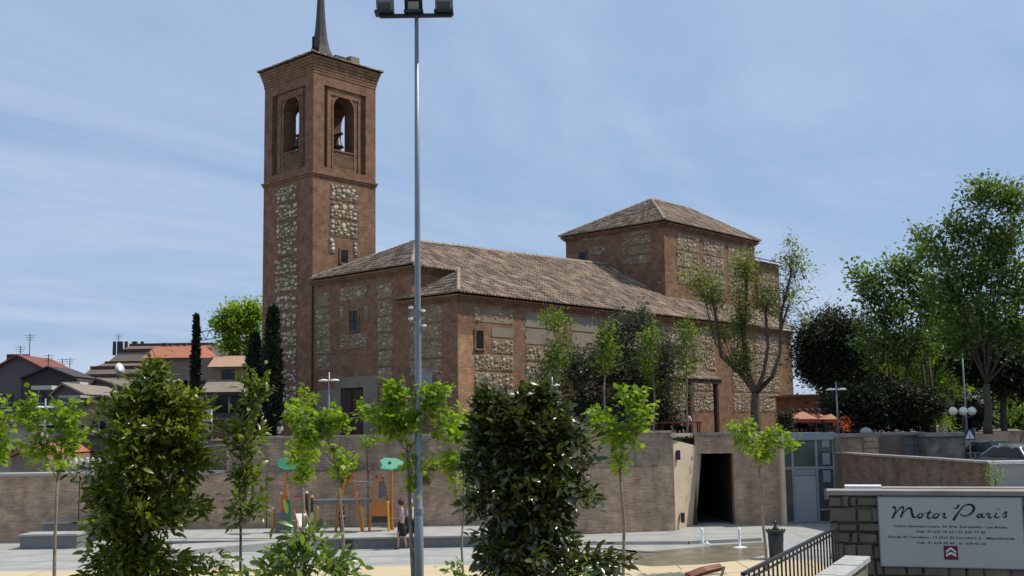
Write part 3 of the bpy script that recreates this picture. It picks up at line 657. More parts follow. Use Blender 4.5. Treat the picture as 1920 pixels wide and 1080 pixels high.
# spire, roof lantern box
s = MB(); sc_ = (-TL/2-.0, TU/2, zt_+.80)
s.lathe([(1.0, 0), (1.03, .12), (.93, .16), (.86, .22)], sc_, 8); s.build('spire_base', m_slate, church)
prof = []
for i in range(13):
    h = i/12*7.6; r = .06+.50*math.exp(-h/.8)+.42*(1-h/7.6)
    prof.append((r*.80, h))
s = MB().lathe(prof, (sc_[0], sc_[1], sc_[2]+.2), 8); s.build('spire', m_slate, church)
MB().box(sc_[0]+.02+.3, sc_[0]+.55, sc_[1]-.9, sc_[1]-.6, sc_[2]+.5, sc_[2]+1.2).build('spire_vent', m_dark, church)
lu, lz = onL(661, 108, -1.0)
MB().box(-1.55, -.75, lu-.35, lu+.35, zt_+.2, zt_+.95).build('roof_hatch', m_plaster, church)
MB().box(-1.7, -1.0, lu-1.3, lu-.35, zt_+.2, zt_+.85).build('roof_dormer', m_slate, church)
# nave, aisle, crossing, chancel walls
s = MB(); s.box(0.004, 8.38, 0, UC, ZT, 12.72); s.box(8.38, 11.73, .002, 34.6, ZT, 10.94); s.box(.01, 8.4, .3, 4.1, 12.7, 12.75); cwall(s, 'nave_wall')
s = MB(); s.box(CL0, CL1, CU0, CU1, ZT, ZCE-.06); cwall(s, 'crossing_wall')
s = MB(); s.box(1.5, 9.2, CU1, 37.9, ZT, 16.5); cwall(s, 'chancel_wall')
# south-west corner below the eave shadow: sunlight painted as paler brick
zq = onL(872, 627, 11.73)[1]
MB().box(11.70, 11.742, -.002, 1.16, ZT+.1, zq).build('sunlit_quoin', m_brick2, church, uv=True)
# openings
def window(face, a0, a1, z0, z1, k, parent=church, sur=.0, depth=.3):
    s = MB(); d = .02
    if face == 'W': s.box(a0, a1, k-.03, k+.02, z0, z1)
    else: s.box(k-.02, k+.03, a0, a1, z0, z1)
    w = s.build('window', m_pane, parent); f = MB()
    def fb(b0, b1, y0, y1, m=0, dd=.07):
        if face == 'W': f.box(b0, b1, k-dd, k+.01, y0, y1)
        else: f.box(k-.01, k+dd, b0, b1, y0, y1)
    t = .09
    fb(a0-t, a0, z0-t, z1+t); fb(a1, a1+t, z0-t, z1+t); fb(a0, a1, z1, z1+t, dd=.069); fb(a0-.12, a1+.12, z0-t, z0, dd=.11)
    f.build('frame', m_brick, w, uv=True)
    g = MB(); am = (a0+a1)/2
    if face == 'W': g.box(am-.02, am+.02, k-.045, k-.03, z0, z1); g.box(a0, a1, k-.046, k-.03, (z0+z1)/2-.02, (z0+z1)/2+.02)
    else: g.box(k+.03, k+.045, am-.02, am+.02, z0, z1); g.box(k+.03, k+.046, a0, a1, (z0+z1)/2-.02, (z0+z1)/2+.02)
    g.build('glazing_bar', m_dark, w)
window('W', 3.4, 4.1, onU(665, 620, 0)[1], onU(665, 583, 0)[1], 0)
window('S', 1.25, 1.8, 8.28, 9.2, 11.73)
u0, z0 = onL(638, 492, 0); u1, z1 = onL(651, 470, 0); window('S', u0, u1, z0, z1, 0)
l0, z0 = onU(1087, 490, UC); l1, z1 = onU(1099, 472, UC); window('W', l0, l1, z0, z1, UC)
l0, z0 = onU(528, 770, 0); l1, z1 = onU(541, 735, 0); window('W', l0, l1, z0, z1, 0)
# brick frame patch round tower window
u0, z0 = onL(629, 500, 0); u1, z1 = onL(662, 452, 0)
TWF = (u0, u1, z0, z1)
# main door with plaster surround
dl0, dl1, dz1 = 2.64, 4.55, onU(665, 727, 0)[1]; sz1 = onU(665, 706, 0)[1]
s = MB()
s.box(.5, dl0, -.06, .01, ZT+.1, onU(600, 722, 0)[1]-.3); s.box(dl1, 5.7, -.06, .01, ZT+.1, sz1); s.box(dl0-.002, dl1+.002, -.058, .01, dz1, sz1); s.box(2.2, dl0, -.059, .01, onU(600, 722, 0)[1]-.3, sz1)
s.build('door_surround', m_plaster, church)
dr = MB().box(dl0, dl1, -.02, .01, ZT, dz1).build('door', m_dark, church)
for k in range(2): MB().box(dl0+.08+k*.95, dl0+.9+k*.95, -.045, -.02, ZT+.1, dz1-.1).build('door_leaf', m_wood, dr)
l0, z0 = onU(789, 733, 0); l1, z1 = onU(811, 694, 0)
o = MB().box(l0, l1, -.03, .01, z0-.8, z1).build('side_door', mat('grey_door_paint', (.28, .29, .30), .7), church)
# drainpipe at the joint of tower and nave
MB().tube([(.12, -.08, ZT), (.12, -.08, 12.5)], .05, 6).build('drainpipe', m_wood, church)
# stone panels: tower
def Lp(x): return onU(x, 560, 0)[0]
def Up(x, l, y=480): return onL(x, y, l)[0]
zpan = zs-.38; ph, pb = .95, .13
def Z0(y): return onL(645, y, 0)[1]
a0, a1 = Up(617, 0, 420), Up(672, 0, 420)
z = zpan; k = 0
while z-ph > Z0(500) and k < 5:
    if z-ph > TWF[3]: panel('S', a0+random.uniform(0, .12), a1-random.uniform(0, .12), z-ph, z, 0, pick=True, sz=.31)
    else:
        panel('S', a0, TWF[0]-.02, z-ph, z, 0, pick=True, sz=.28)
        panel('S', TWF[1]+.02, a1, z-ph, z, 0, pick=True, sz=.28)
    z -= ph+pb; k += 1
la, lb = Lp(516), Lp(558)
z = zpan; k = 0
while z-ph > 4.2:
    panel('W', la+random.uniform(-.1, .1), lb+random.uniform(-.1, .08), z-ph, z, 0, pick=True, dens=.93, sz=.31); z -= ph+pb; k += 1
# nave west front
def col(face, a0, a1, ztop, zbot, k, ph=.78, pb=.12, dens=.9, skip=None, plain=None, sz=.28):
    z = ztop; i = 0
    while z-ph > zbot:
        if not (skip and any(q0 < z-ph/2 < q1 for q0, q1 in skip)): panel(face, a0+random.uniform(0, .1), a1-random.uniform(0, .1), z-ph, z, k, dens=dens, sz=sz, plain=bool(plain and i in plain))
        z -= ph+pb; i += 1
def Zw(x, y): return onU(x, y, 0)[1]
col('W', Lp(592), Lp(621), Zw(606, 548), Zw(606, 715), 0, dens=.75)
col('W', Lp(638), Lp(690), Zw(665, 536), Zw(665, 566)-.1, 0, dens=.85)
col('W', Lp(637), Lp(646), Zw(645, 573), Zw(645, 620), 0, dens=.8, sz=.22); col('W', Lp(683), Lp(692), Zw(688, 573), Zw(688, 612), 0, dens=.8, sz=.22)
col('W', Lp(637), Lp(690), Zw(665, 625), Zw(665, 672), 0, dens=.75)
col('W', Lp(707), Lp(738), Zw(720, 532), Zw(720, 745), 0, dens=.75)
col('W', Lp(768), Lp(831), Zw(800, 576), Zw(800, 745), 0, dens=.6, skip=[(3, Zw(800, 690))])
col('W', Lp(818), Lp(834), Zw(826, 692), Zw(826, 760), 0, dens=.7)
S2 = 11.73
for j, (xa, xb) in enumerate(((922, 962), (984, 1042), (1070, 1125), (1150, 1205), (1240, 1292), (1297, 1343), (1372, 1412), (1416, 1461))):
    ya = 700 if xa > 1200 else 640
    u0, u1 = Up(xa, S2, ya), Up(xb, S2, ya)
    if j == 0:
        col('S', Up(888, S2, 640), u1, 10.4, 9.5, S2, dens=.5, ph=.72); panel('S', u0, u1, 8.95, 9.45, S2, plain=True); panel('S', u0, u1, 8.1, 8.8, S2)
        col('S', Up(888, S2, 640), u1, 8.0, 4.3, S2, dens=.97)
    else: col('S', u0, u1, 10.4, 4.0, S2, dens=.92, ph=.78 if j < 4 else 1.25, pb=.12 if j < 4 else .10, sz=.28 if j < 4 else .25, plain=(0, 1) if j < 4 else None)
# crossing panels
for (xa, xb, ya, yb) in ((1088, 1135, 440, 460), (1103, 1138, 465, 495), (1165, 1222, 430, 500)):
    l0 = onU(xa, ya, UC)[0]; l1 = onU(xb, ya, UC)[0]; col('W', l0, l1, onU(xa, ya, UC)[1], max(onU(xa, yb, UC)[1], 15.0), UC, ph=.55, dens=.75, sz=.25)
for (xa, xb) in ((1268, 1312), (1317, 1358), (1363, 1404)): col('S', Up(xa, 9, 470), Up(xb, 9, 470), ZCE-.6, 13.2, 9.0, dens=.7, ph=1.1, pb=.1)
col('S', CU1+.6, 37.5, 15.9, 12, 9.2)
rubble.build('rubble_stones', m_stone, church, kind='stuff')
# porch posts and beam
for u in (pu1-.45, pu1-3.4, pu1-6.3):
    MB().box(14.55, 14.79, u-.12, u+.12, ZT, 6.75).build('porch_post', m_wood, church)
MB().box(14.5, 14.84, pu0, pu1-.05, 6.72, 6.93).build('porch_beam', m_wood, church)
s = MB()
for i in range(14): u = pu0+.2+i*(pu1-pu0-.4)/13; s.bar((14.85, u, 6.93), (11.75, u, 8.45), .1, .12)
s.build('porch_rafter', m_wood, church)

# ------------------------------------------------------------------ vegetation
def leaf_template(kind):
    if kind == 'small': V_ = [(0, 0, 0), (.28, .5, .08), (0, 1, 0), (-.28, .5, .08)]; T_ = [(0, 1, 2), (0, 2, 3)]
    elif kind == 'big':
        V_ = [(0, 0, 0), (.15, .25, .05), (.19, .55, .04), (.10, .85, -.02), (0, 1, -.1), (-.10, .85, -.02), (-.19, .55, .04), (-.15, .25, .05), (0, .35, .0), (0, .7, -.015)]
        T_ = [(0, 1, 8), (1, 2, 8), (2, 9, 8), (2, 3, 9), (3, 4, 9), (4, 5, 9), (5, 6, 9), (6, 8, 9), (6, 7, 8), (7, 0, 8)]
    elif kind == 'maple':
        V_ = [(0, .35, .05)]; n = 10
        ang = [-90, -50, -15, 15, 40, 62, 90, 118, 140, 165, 195, 230]; rad = [.35, .25, .5, .3, .55, .34, .65, .34, .55, .3, .5, .25]
        for a, r in zip(ang, rad): V_.append((r*math.cos(R(a)), .35+r*math.sin(R(a)), -.03 if r > .4 else .02))
        T_ = [(0, i, i % 12+1) for i in range(1, 13)]
    elif kind == 'needle': V_ = [(-.1, 0, 0), (.1, 0, 0), (0, 1, .05)]; T_ = [(0, 1, 2)]
    return np.array(V_, np.float32), np.array(T_, np.int32)
LT = {k: leaf_template(k) for k in ('small', 'big', 'maple', 'needle')}
def leaf_frames(n, upb=.6, droop=.0, axis=None, rgen=rng):
    nz = rgen.normal(size=(n, 3)); nz[:, 2] = np.abs(nz[:, 2])+upb; nz /= np.linalg.norm(nz, axis=1)[:, None]
    ax = rgen.normal(size=(n, 3)); 
    if axis is not None: ax = ax*.45+axis
    ax[:, 2] -= droop; ax -= (ax*nz).sum(1)[:, None]*nz; ax /= np.linalg.norm(ax, axis=1)[:, None]+1e-9
    x = np.cross(ax, nz); return np.stack([x, ax, nz], axis=2)
def leaves(name, pos, size, kind, mats, parent, pick=0, upb=.6, droop=0, axis=None):
    V_, T_ = LT[kind]; n = len(pos); fr = leaf_frames(n, upb, droop, axis); sz = size*(.45+.85*rng.random(n)**1.3)
    idx = np.arange(n)
    if pick:
        dep = pos[:, 1]+rng.uniform(-.1, .1, n); ok = np.argsort(dep)[:pick]; me = tri_mesh('leaf', V_, T_, mats[1])
        for i in ok:
            o = bpy.data.objects.new('leaf', me); COL.objects.link(o); o.parent = parent
            m4 = Matrix([list(fr[i][r]*sz[i])+[pos[i][r]-parent.location[r]] for r in range(3)]+[[0, 0, 0, 1]]); o.matrix_basis = m4
        keep = np.ones(n, bool); keep[ok] = False; idx = idx[keep]
    P_ = pos[idx]; f_ = fr[idx]; z_ = sz[idx]
    Vw = np.einsum('nij,kj->nki', f_, V_)*z_[:, None, None]+P_[:, None, :]-np.array(parent.location)
    Tw = (T_[None]+(np.arange(len(idx))*len(V_))[:, None, None]).reshape(-1, 3)
    me = tri_mesh(name, Vw.reshape(-1, 3), Tw, mats[0]); return link(name, me, parent, kind='stuff')
def tree(name, label, cat, base, fork, blobs, nclump, nleaf, lsize, lkind, mats, bark=m_bark, tr=.1, group=None, pick=0, clr=.35, upb=.6, droop=0, crown='foliage', lean=0, shell=.5, twigs=True, tr_top=None, mids=.5, bend=.12, stake=False, twr=.26, via=None, sprays=.10):
    """base, fork: world points; blobs: [(centre, (rx, ry, rz), weight)]; leaves gather round twigs that end inside the blobs"""
    base = Vector(base); fork = Vector(fork); t = thing(name, label, cat, tuple(base), 0, group)
    b = MB(); H = (fork-base)
    tp = [base+H*s_+Vector((bend*noise.noise(Vector((s_*2.2, base.x, 3))), bend*noise.noise(Vector((s_*2.2, base.x, 9))), 0))*min(1, s_*3) for s_ in (0, .2, .4, .6, .8, 1)]
    b.tube([p-base for p in tp], [tr*(1.15, 1, .92, .85, .8, .72)[i] for i in range(6)], 8)
    b.build('trunk', bark, t, smooth=True); fork = tp[-1]
    wts = np.array([q[2] for q in blobs], float); wts /= wts.sum(); cl_ = []
    lim = MB(); ax_all = []; pos_all = []
    for bi, ((c, rad, w), wt) in enumerate(zip(blobs, wts)):
        c = Vector(c); k = max(1, int(round(nclump*wt)))
        # one limb to the blob
        mid = fork.lerp(c, .5)+Vector((random.uniform(-.1, .1), random.uniform(-.1, .1), -.08))*(c-fork).length*mids
        lr = (tr_top or tr*.6)*max(.35, min(1, wt*1.6+.25)); hub = fork.lerp(c, .82)
        if via and bi in via:
            vp_ = [Vector(q) for q in via[bi]]; mid = vp_[-2] if len(vp_) > 1 else fork; hub = vp_[-1]; r0_ = tr_top or tr*.6; m_n = len(vp_)
            lim.tube([fork-base]+[q-base for q in vp_], [r0_*(1-.62*i_/m_n) for i_ in range(m_n+1)], 8); lr = r0_*.4
        else: lim.tube([fork-base, mid-base, hub-base], [lr, lr*.75, lr*.45], 6)
        for i in range(k):
            d = Vector(rng.normal(size=3)); d.normalize(); rr = random.random()**shell*(random.uniform(1.15, 1.45) if random.random() < sprays else 1)
            e_ = c+Vector((d.x*rad[0], d.y*rad[1], d.z*rad[2]))*rr
            st_ = hub if random.random() < .6 else mid
            m_ = st_.lerp(e_, .55)+Vector((0, 0, .06*(e_-st_).length))
            if twigs: lim.tube([st_-base, m_-base, e_-base], [lr*twr, lr*twr*.6, lr*twr*.3], 4, caps=False)
            nl = int(nleaf*random.uniform(.5, 1.4)); dirv = np.array(e_-m_); dl = np.linalg.norm(dirv)+1e-6; dirv /= dl
            s_ = rng.uniform(-1.0, .6, nl)[:, None]*clr
            pp = np.array(e_)+dirv*s_+rng.normal(size=(nl, 3))*clr*.42
            pos_all.append(pp); a_ = (pp-np.array(e_))+dirv*clr; a_ /= np.linalg.norm(a_, axis=1)[:, None]+1e-6; ax_all.append(a_)
    lim.build('branches', bark, t, smooth=True)
    leaves(crown, np.concatenate(pos_all), lsize, lkind, mats, t, pick, upb, droop, np.concatenate(ax_all))
    if stake: MB().tube([(.3, .05, 0), (.3, .05, 1.8)], .03, 6).build('stake', m_wood, t)
    return t
def blob(px, py, rx, ry, Y, w=1, dr=1.0, dY=0):
    c = atY(px, py, Y+dY); k = (Y+dY)/F; return (c, (rx*k, rx*k*dr, ry*k), w)
def gbase(px, Y, z=0.0, py=1080):
    p = atY(px, py, Y); return Vector((p.x, p.y, z))

# magnolias close to the camera
Y = 14
tree('magnolia_tree', 'large glossy dark magnolia left of the plaza with pale yellow-green top', 'tree', gbase(275, Y), atY(275, 980, Y),
     [blob(294, 690, 22, 22, Y, .25), blob(282, 735, 48, 32, Y, 1.0), blob(235, 775, 42, 36, Y, .7), blob(340, 765, 46, 40, Y, 1.0), blob(285, 810, 85, 40, Y, 1.7), blob(262, 870, 88, 48, Y, 2.6), blob(350, 860, 34, 50, Y, .8), blob(262, 960, 88, 60, Y, 3.2), blob(248, 1060, 78, 60, Y, 2.6), blob(190, 920, 30, 20, Y, .3), blob(365, 950, 18, 14, Y, .15), blob(345, 1070, 72, 24, Y, .7)],
     640, 19, .135, 'big', ml_magy, tr=.05, pick=300, clr=.13, upb=.35, shell=.5, twigs=True, sprays=.16)
tree('magnolia_tree', 'dense dark glossy magnolia right of the floodlight mast', 'tree', gbase(985, Y), atY(985, 980, Y),
     [blob(925, 752, 26, 22, Y, .4), blob(1005, 755, 34, 28, Y, .7), blob(965, 792, 70, 36, Y, 1.4), blob(930, 860, 55, 80, Y, 1.8), blob(1025, 850, 75, 80, Y, 2.2), blob(985, 930, 112, 62, Y, 2.8), blob(985, 1030, 90, 70, Y, 2.4), blob(1110, 1060, 70, 22, Y, .5)],
     760, 22, .14, 'big', ml_mag, tr=.05, pick=300, clr=.13, upb=.35, shell=.45, sprays=.14)
tree('magnolia_sapling', 'slim young magnolia with tall bright leader beside the cypress', 'tree', gbase(450, Y), atY(455, 985, Y),
     [blob(478, 730, 20, 38, Y, .9), blob(455, 820, 45, 45, Y, 1.5), blob(462, 890, 30, 35, Y, .8), blob(455, 955, 34, 25, Y, .7)],
     90, 14, .125, 'big', ml_maga, tr=.022, pick=200, clr=.11, upb=.3, shell=.6)
Y = 12
tree('laurel_bush', 'low glossy light green laurel at the lower edge of the picture', 'bush', gbase(570, Y), atY(570, 1110, Y),
     [blob(560, 1015, 55, 28, Y, 1), blob(540, 1062, 75, 30, Y, 1.5), blob(625, 1062, 40, 25, Y, .7), blob(480, 1085, 60, 20, Y, .6)],
     64, 13, .14, 'big', ml_lau, tr=.03, pick=220, clr=.13, upb=.2, shell=.6)
tree('laurel_bush', 'small dark laurel sprigs at the foot of the picture beside the right magnolia', 'bush', gbase(855, Y), atY(855, 1110, Y),
     [blob(850, 1065, 22, 18, Y, 1), blob(1085, 1075, 60, 18, Y, 0.6)], 9, 8, .10, 'big', ml_lau, tr=.015, pick=60, clr=.10, upb=.2)
# young planes in the plaza
def young(label, px, Y, fy, blobs, n, pick=60, tr=.045, lk=ml_map, nl=19, ls=.165, dxb=0):
    return tree('young_maple', label, 'tree', gbase(px+dxb, Y), atY(px, fy, Y), [blob(*b[:4], Y, b[4]) for b in blobs], n, nl, ls*random.uniform(.85, 1.1), 'maple', lk, bark=m_bark2, tr=tr, group='young trees in the plaza', pick=pick, clr=.20, upb=.5, droop=.3, shell=.55, twigs=True)
young('young tree with pale trunk and three-part crown left of the big magnolia', 105, 25, 900, [(62, 775, 28, 30, 1), (118, 770, 28, 28, 1), (75, 830, 30, 30, .9), (135, 820, 35, 30, 1.1), (105, 865, 40, 15, .5)], 60)
young('bright green sapling cut by the left edge of the picture', -6, 24, 920, [(-4, 800, 22, 45, 1), (0, 850, 20, 25, .5)], 24)
young('young tree with leaning stem right of the green leaf roof', 634, 27, 880, [(560, 775, 28, 30, .9), (605, 800, 30, 50, 1.3), (560, 830, 30, 22, .8), (640, 790, 10, 30, .4), (640, 870, 22, 28, .7)], 62, dxb=18)
young('small young tree before the dark green leaf roof', 570, 30, 905, [(575, 745, 16, 16, .4), (570, 850, 40, 22, 1), (568, 885, 18, 20, .5)], 30, pick=30)
young('vase shaped young tree whose crown is split by the floodlight mast', 765, 22, 850, [(740, 735, 22, 20, .8), (715, 775, 38, 28, 1.4), (760, 790, 28, 25, .7), (810, 755, 30, 30, 1.2), (835, 800, 25, 18, .5), (735, 808, 28, 12, .4), (780, 870, 16, 14, .3), (780, 905, 8, 14, .2)], 84, dxb=14, nl=19)
young('sapling with thin crown squeezed between mast and right magnolia', 868, 24, 990, [(868, 800, 16, 35, 1), (850, 860, 30, 14, .6), (868, 900, 14, 30, .4)], 26, pick=30, tr=.03)
young('slanting young tree right of the right magnolia with wide flat crown', 1163, 27, 880, [(1180, 745, 24, 18, .6), (1140, 785, 42, 25, 1.3), (1205, 785, 34, 22, 1.1), (1165, 820, 36, 18, .8), (1158, 865, 14, 25, .4)], 62, dxb=4)
young('low spreading young tree in front of the portal beside the litter bin', 1423, 33, 880, [(1390, 805, 24, 20, .9), (1410, 835, 38, 20, 1.2), (1450, 815, 26, 20, 1), (1482, 830, 24, 10, .5), (1435, 850, 30, 15, .6)], 56, pick=60, dxb=14, ls=.16)
# slender trees on the terrace in front of the aisle
def slim(label, px, Y, fy, b, n): tree('slender_tree', label, 'tree', gbase(px, Y, 3.7, 800), atY(px, fy, Y), [blob(*q[:4], Y, q[4]) for q in b], n, 34, .17, 'small', ml_fast, bark=m_bark2, tr=.05, group='slender trees along the church aisle', clr=.3, upb=.4, shell=.6, twigs=False)
slim('leftmost and fullest slender tree by the church aisle', 1045, 48, 690, [(1045, 605, 30, 30, 1), (1040, 655, 30, 30, 1), (1045, 695, 14, 30, .4)], 46)
slim('thin straight slender tree with small pointed crown on bare stem', 1134, 48, 700, [(1133, 625, 16, 28, .8), (1135, 665, 22, 28, 1), (1135, 690, 16, 12, .3)], 34)
slim('slender tree standing just left of the porch', 1225, 48, 710, [(1222, 630, 20, 35, 1), (1220, 680, 22, 35, 1), (1225, 720, 14, 20, .3)], 34)
slim('slender tree before the tiled porch roof', 1287, 48, 700, [(1290, 625, 28, 35, 1), (1290, 675, 24, 35, .8), (1275, 720, 20, 20, .3)], 34)
# dark olives behind
Y = 51
tree('olive_tree', 'broad dark grey-green olive mass behind the slender trees', 'tree', gbase(1090, Y, 3.7, 800), atY(1090, 740, Y),
     [blob(1075, 690, 62, 50, Y, 1.4), blob(1165, 690, 70, 60, Y, 2), blob(1060, 770, 50, 40, Y, 1), blob(1150, 770, 75, 42, Y, 1.6), blob(1150, 625, 40, 28, Y, .6)], 300, 90, .17, 'small', ml_oliv, tr=.16, clr=.5, shell=.5, upb=.3)
tree('olive_tree', 'grey-green olive close by the porch', 'tree', gbase(1235, Y, 3.7, 800), atY(1235, 740, Y),
     [blob(1240, 690, 45, 75, Y, 2), blob(1200, 600, 28, 25, Y, .4), blob(1240, 770, 25, 35, Y, 1)], 110, 90, .17, 'small', ml_oliv, tr=.12, clr=.5, shell=.5, upb=.3)
# sparse ash with bare limbs in front of the crossing
Y = 49.5
tree('sparse_tree', 'half bare old tree with thick dark limbs in front of the crossing tower', 'tree', gbase(1416, Y, 3.7, 800), atY(1416, 738, Y),
     [blob(1335, 545, 36, 45, Y, 1.1), blob(1300, 520, 30, 30, Y, .5), blob(1390, 590, 28, 60, Y, 1.4), blob(1395, 500, 28, 36, Y, 1.0), blob(1490, 485, 38, 42, Y, .9), blob(1480, 560, 48, 45, Y, .9), blob(1392, 675, 24, 36, Y, 1.0), blob(1350, 625, 34, 20, Y, .4), blob(1435, 560, 22, 50, Y, .6), blob(1345, 640, 14, 10, Y, .05)],
     440, 20, .16, 'small', ml_ash, tr=.24, clr=.38, shell=.6, tr_top=.115, mids=.8, bend=.1, twr=.17,
     via={0: [atY(1388, 700, Y), atY(1352, 668, Y), atY(1345, 610, Y), atY(1338, 570, Y)], 2: [atY(1402, 690, Y+.3), atY(1394, 640, Y+.3), atY(1388, 600, Y)], 3: [atY(1402, 690, Y+.3), atY(1394, 640, Y+.4), atY(1400, 560, Y+.4), atY(1398, 520, Y)],
          4: [atY(1448, 706, Y-.2), atY(1462, 665, Y-.2), atY(1464, 590, Y), atY(1482, 520, Y)], 5: [atY(1448, 706, Y-.2), atY(1462, 665, Y-.2), atY(1466, 610, Y), atY(1478, 575, Y)], 8: [atY(1432, 700, Y), atY(1440, 650, Y), atY(1436, 590, Y)], 9: [atY(1388, 700, Y), atY(1350, 664, Y)]})
# cypresses: dense spires
def cypress(label, px, Y, y0, y1, wpx, z=3.7, grp='cypresses'):
    b = gbase(px, Y, z, 800); tz = atY(px, y0, Y).z; h = tz-z; r = wpx/2*Y/F
    t = thing('cypress', label, 'tree', tuple(b), 0, grp); MB().tube([(0, 0, 0), (0, 0, h*.9)], [.12, .03], 6).build('trunk', m_bark, t)
    core = MB().lathe([(r*.55, h*.03), (r*.8, h*.2), (r*.82, h*.45), (r*.66, h*.7), (r*.35, h*.88), (.02, h*.97)], (0, 0, 0), 9); core.build('inner_foliage', ml_cyp[0], t)
    n = int(3800*h*r/3)+900; u = rng.random(n); th_ = rng.random(n)*2*np.pi; prf = r*np.minimum(1, .55+u*2.6)*np.power(np.clip(1-u, 0, 1), .5)*1.12
    rr = prf*rng.uniform(.78, 1.06, n)*(1+.12*np.sin(th_*3+u*14)); pos = np.stack([b.x+rr*np.cos(th_), b.y+rr*np.sin(th_), z+.1+u*h], 1)
    ax = np.stack([np.cos(th_)*.5, np.sin(th_)*.5, np.ones(n)*1.2], 1); leaves('foliage', pos, .30, 'small', ml_cyp, t, axis=ax, upb=0)
cypress('tall black cypress standing close to the bell tower', 510, 57, 583, 810, 36)
cypress('shorter cypress half hidden left of the tall black one', 476, 60, 632, 810, 34)
cypress('slim cypress rising alone between the town roofs', 365, 75, 597, 760, 19, z=0)
# far trees
Y = 95
tree('leafy_tree', 'bright yellow-green tree behind the slim crane jib left of the tower', 'tree', gbase(450, Y, 0, 800), atY(450, 690, Y),
     [blob(440, 600, 32, 28, Y, 1.5), blob(475, 590, 20, 24, Y, .8), blob(430, 645, 30, 14, Y, .6), blob(470, 640, 22, 20, Y, .6), blob(415, 610, 20, 10, Y, .3)], 150, 60, .36, 'small', ml_far, tr=.25, clr=.75, shell=.6)
# stone pine and park trees on the right
Y = 62
tree('stone_pine', 'dark rounded pine right of the church with forked trunk', 'tree', gbase(1545, Y, 3.7, 800), atY(1542, 750, Y),
     [blob(1555, 625, 62, 40, Y, 2), blob(1528, 675, 38, 38, Y, 1.2), blob(1600, 680, 45, 45, Y, 1.4), blob(1560, 700, 40, 20, Y, .6)], 400, 110, .19, 'small', ml_pine, tr=.2, clr=.7, shell=.45)
def shrub(label, px, py, rx, ry, Y, m, n, nl, ls=.14, z=3.7, name='shrub', kind='small', grp=None, cr='foliage', clr=.3):
    b = gbase(px, Y, z, 800); tree(name, label, 'shrub', b, b+Vector((0, 0, .25)), [blob(px, py, rx, ry, Y, 1)], n, nl, ls, kind, m, tr=.05, group=grp, clr=clr, crown=cr, shell=.5, twigs=False)
def park(label, px, Y, fy, b, n, nl, m, tr=.2, ls=.27, z=3.7, name='park_tree', clr=.7, sh=.5):
    tree(name, label, 'tree', gbase(px, Y, z, 800), atY(px, fy, Y), [blob(*q[:4], Y, q[4]) for q in b], n, int(nl*1.7), ls, 'small', m, tr=tr, twr=.15, sprays=.03, group='park trees right of the church', clr=clr, shell=sh, upb=.3)
park('tall loose-crowned tree whose tips stand out against the sky', 1700, 56, 690, [(1632, 535, 44, 36, .8), (1690, 505, 46, 34, .8), (1665, 590, 58, 46, 1.2), (1735, 545, 46, 50, 1.0), (1608, 512, 16, 22, .12), (1720, 640, 56, 46, 1.0), (1650, 650, 50, 40, .8), (1740, 470, 34, 26, .3)], 340, 15, ml_park, .12, clr=.55)
park('largest darker tree reaching up at the right edge of the picture', 1852, 50, 720, [(1845, 365, 44, 28, .7), (1905, 380, 46, 34, .8), (1800, 425, 40, 26, .7), (1880, 450, 60, 36, 1.2), (1830, 495, 56, 40, 1.3), (1915, 530, 60, 50, 1.4), (1785, 540, 50, 40, 1.1), (1860, 590, 70, 46, 1.4), (1800, 630, 56, 40, .9), (1735, 440, 24, 12, .2), (1765, 480, 30, 20, .3), (1930, 620, 50, 50, .8)], 640, 16, ml_park, .2, ls=.24, clr=.5)
park('bright yellow-green undergrowth tree lit between the park trunks', 1715, 68, 740, [(1700, 660, 60, 50, 1.2), (1780, 650, 60, 55, 1.4), (1760, 720, 70, 30, .8)], 120, 34, ml_parky, .12, clr=.8)
park('dark low tree under the largest crown by the parked cars', 1880, 58, 745, [(1880, 690, 70, 50, 1.5), (1830, 660, 50, 45, 1), (1935, 700, 40, 60, 1)], 150, 48, ml_pine, .2, ls=.32, z=1.9)
park('thin stemmed tree with green crown left of the largest tree', 1752, 60, 700, [(1760, 600, 40, 50, 1), (1800, 600, 50, 50, 1.2)], 90, 34, ml_park, .09)
park('yellow-green tree filling the space above the parked cars', 1850, 70, 740, [(1820, 690, 60, 50, 1.2), (1890, 660, 60, 60, 1.2), (1900, 740, 50, 40, .8)], 150, 22, ml_parky, .12, clr=.8, z=1.9)
shrub('dark shrub row below the thin tall column', 1810, 775, 50, 26, 60, ml_pine, 70, 60, .26, z=1.9, clr=.5)
shrub('green shrub at the right edge behind the parked cars', 1900, 790, 45, 26, 72, ml_park, 60, 50, .3, z=1.9, clr=.6)
park('broad mid-green tree filling the gap behind the park trunks', 1640, 82, 700, [(1650, 690, 70, 60, 1), (1580, 700, 60, 50, .8)], 150, 36, ml_pine, .2, ls=.42, clr=1.0)
park('dark background tree behind the globe lamps', 1790, 86, 700, [(1780, 700, 80, 70, 1), (1860, 680, 70, 70, 1)], 200, 36, ml_park, .2, ls=.45, clr=1.0)
park('background tree closing the view at the right edge', 1930, 84, 700, [(1920, 700, 80, 90, 1)], 120, 36, ml_pine, .2, ls=.42, clr=1.0, z=1.9)
for i, (px, Yq) in enumerate(((1735, 63), (1748, 64), (1672, 61), (1786, 66), (1800, 70))):
    o = MB().tube([(0, 0, 0), (.1, 0, 2.2), (-.05, 0, 5.2)], [.13, .1, .07], 7).build('tree_trunk', m_bark, smooth=True); o.location = gbase(px, Yq, 3.7, 800)
    tag(o, ('bare leaning trunk of a park tree, leftmost of the close pair', 'bare trunk of a park tree, rightmost of the close pair', 'bare trunk standing alone in front of the dark shrubs', 'slim bare trunk just left of the globe lamps', 'thin trunk behind the globe lamps')[i], 'trunk', 'bare park trunks')
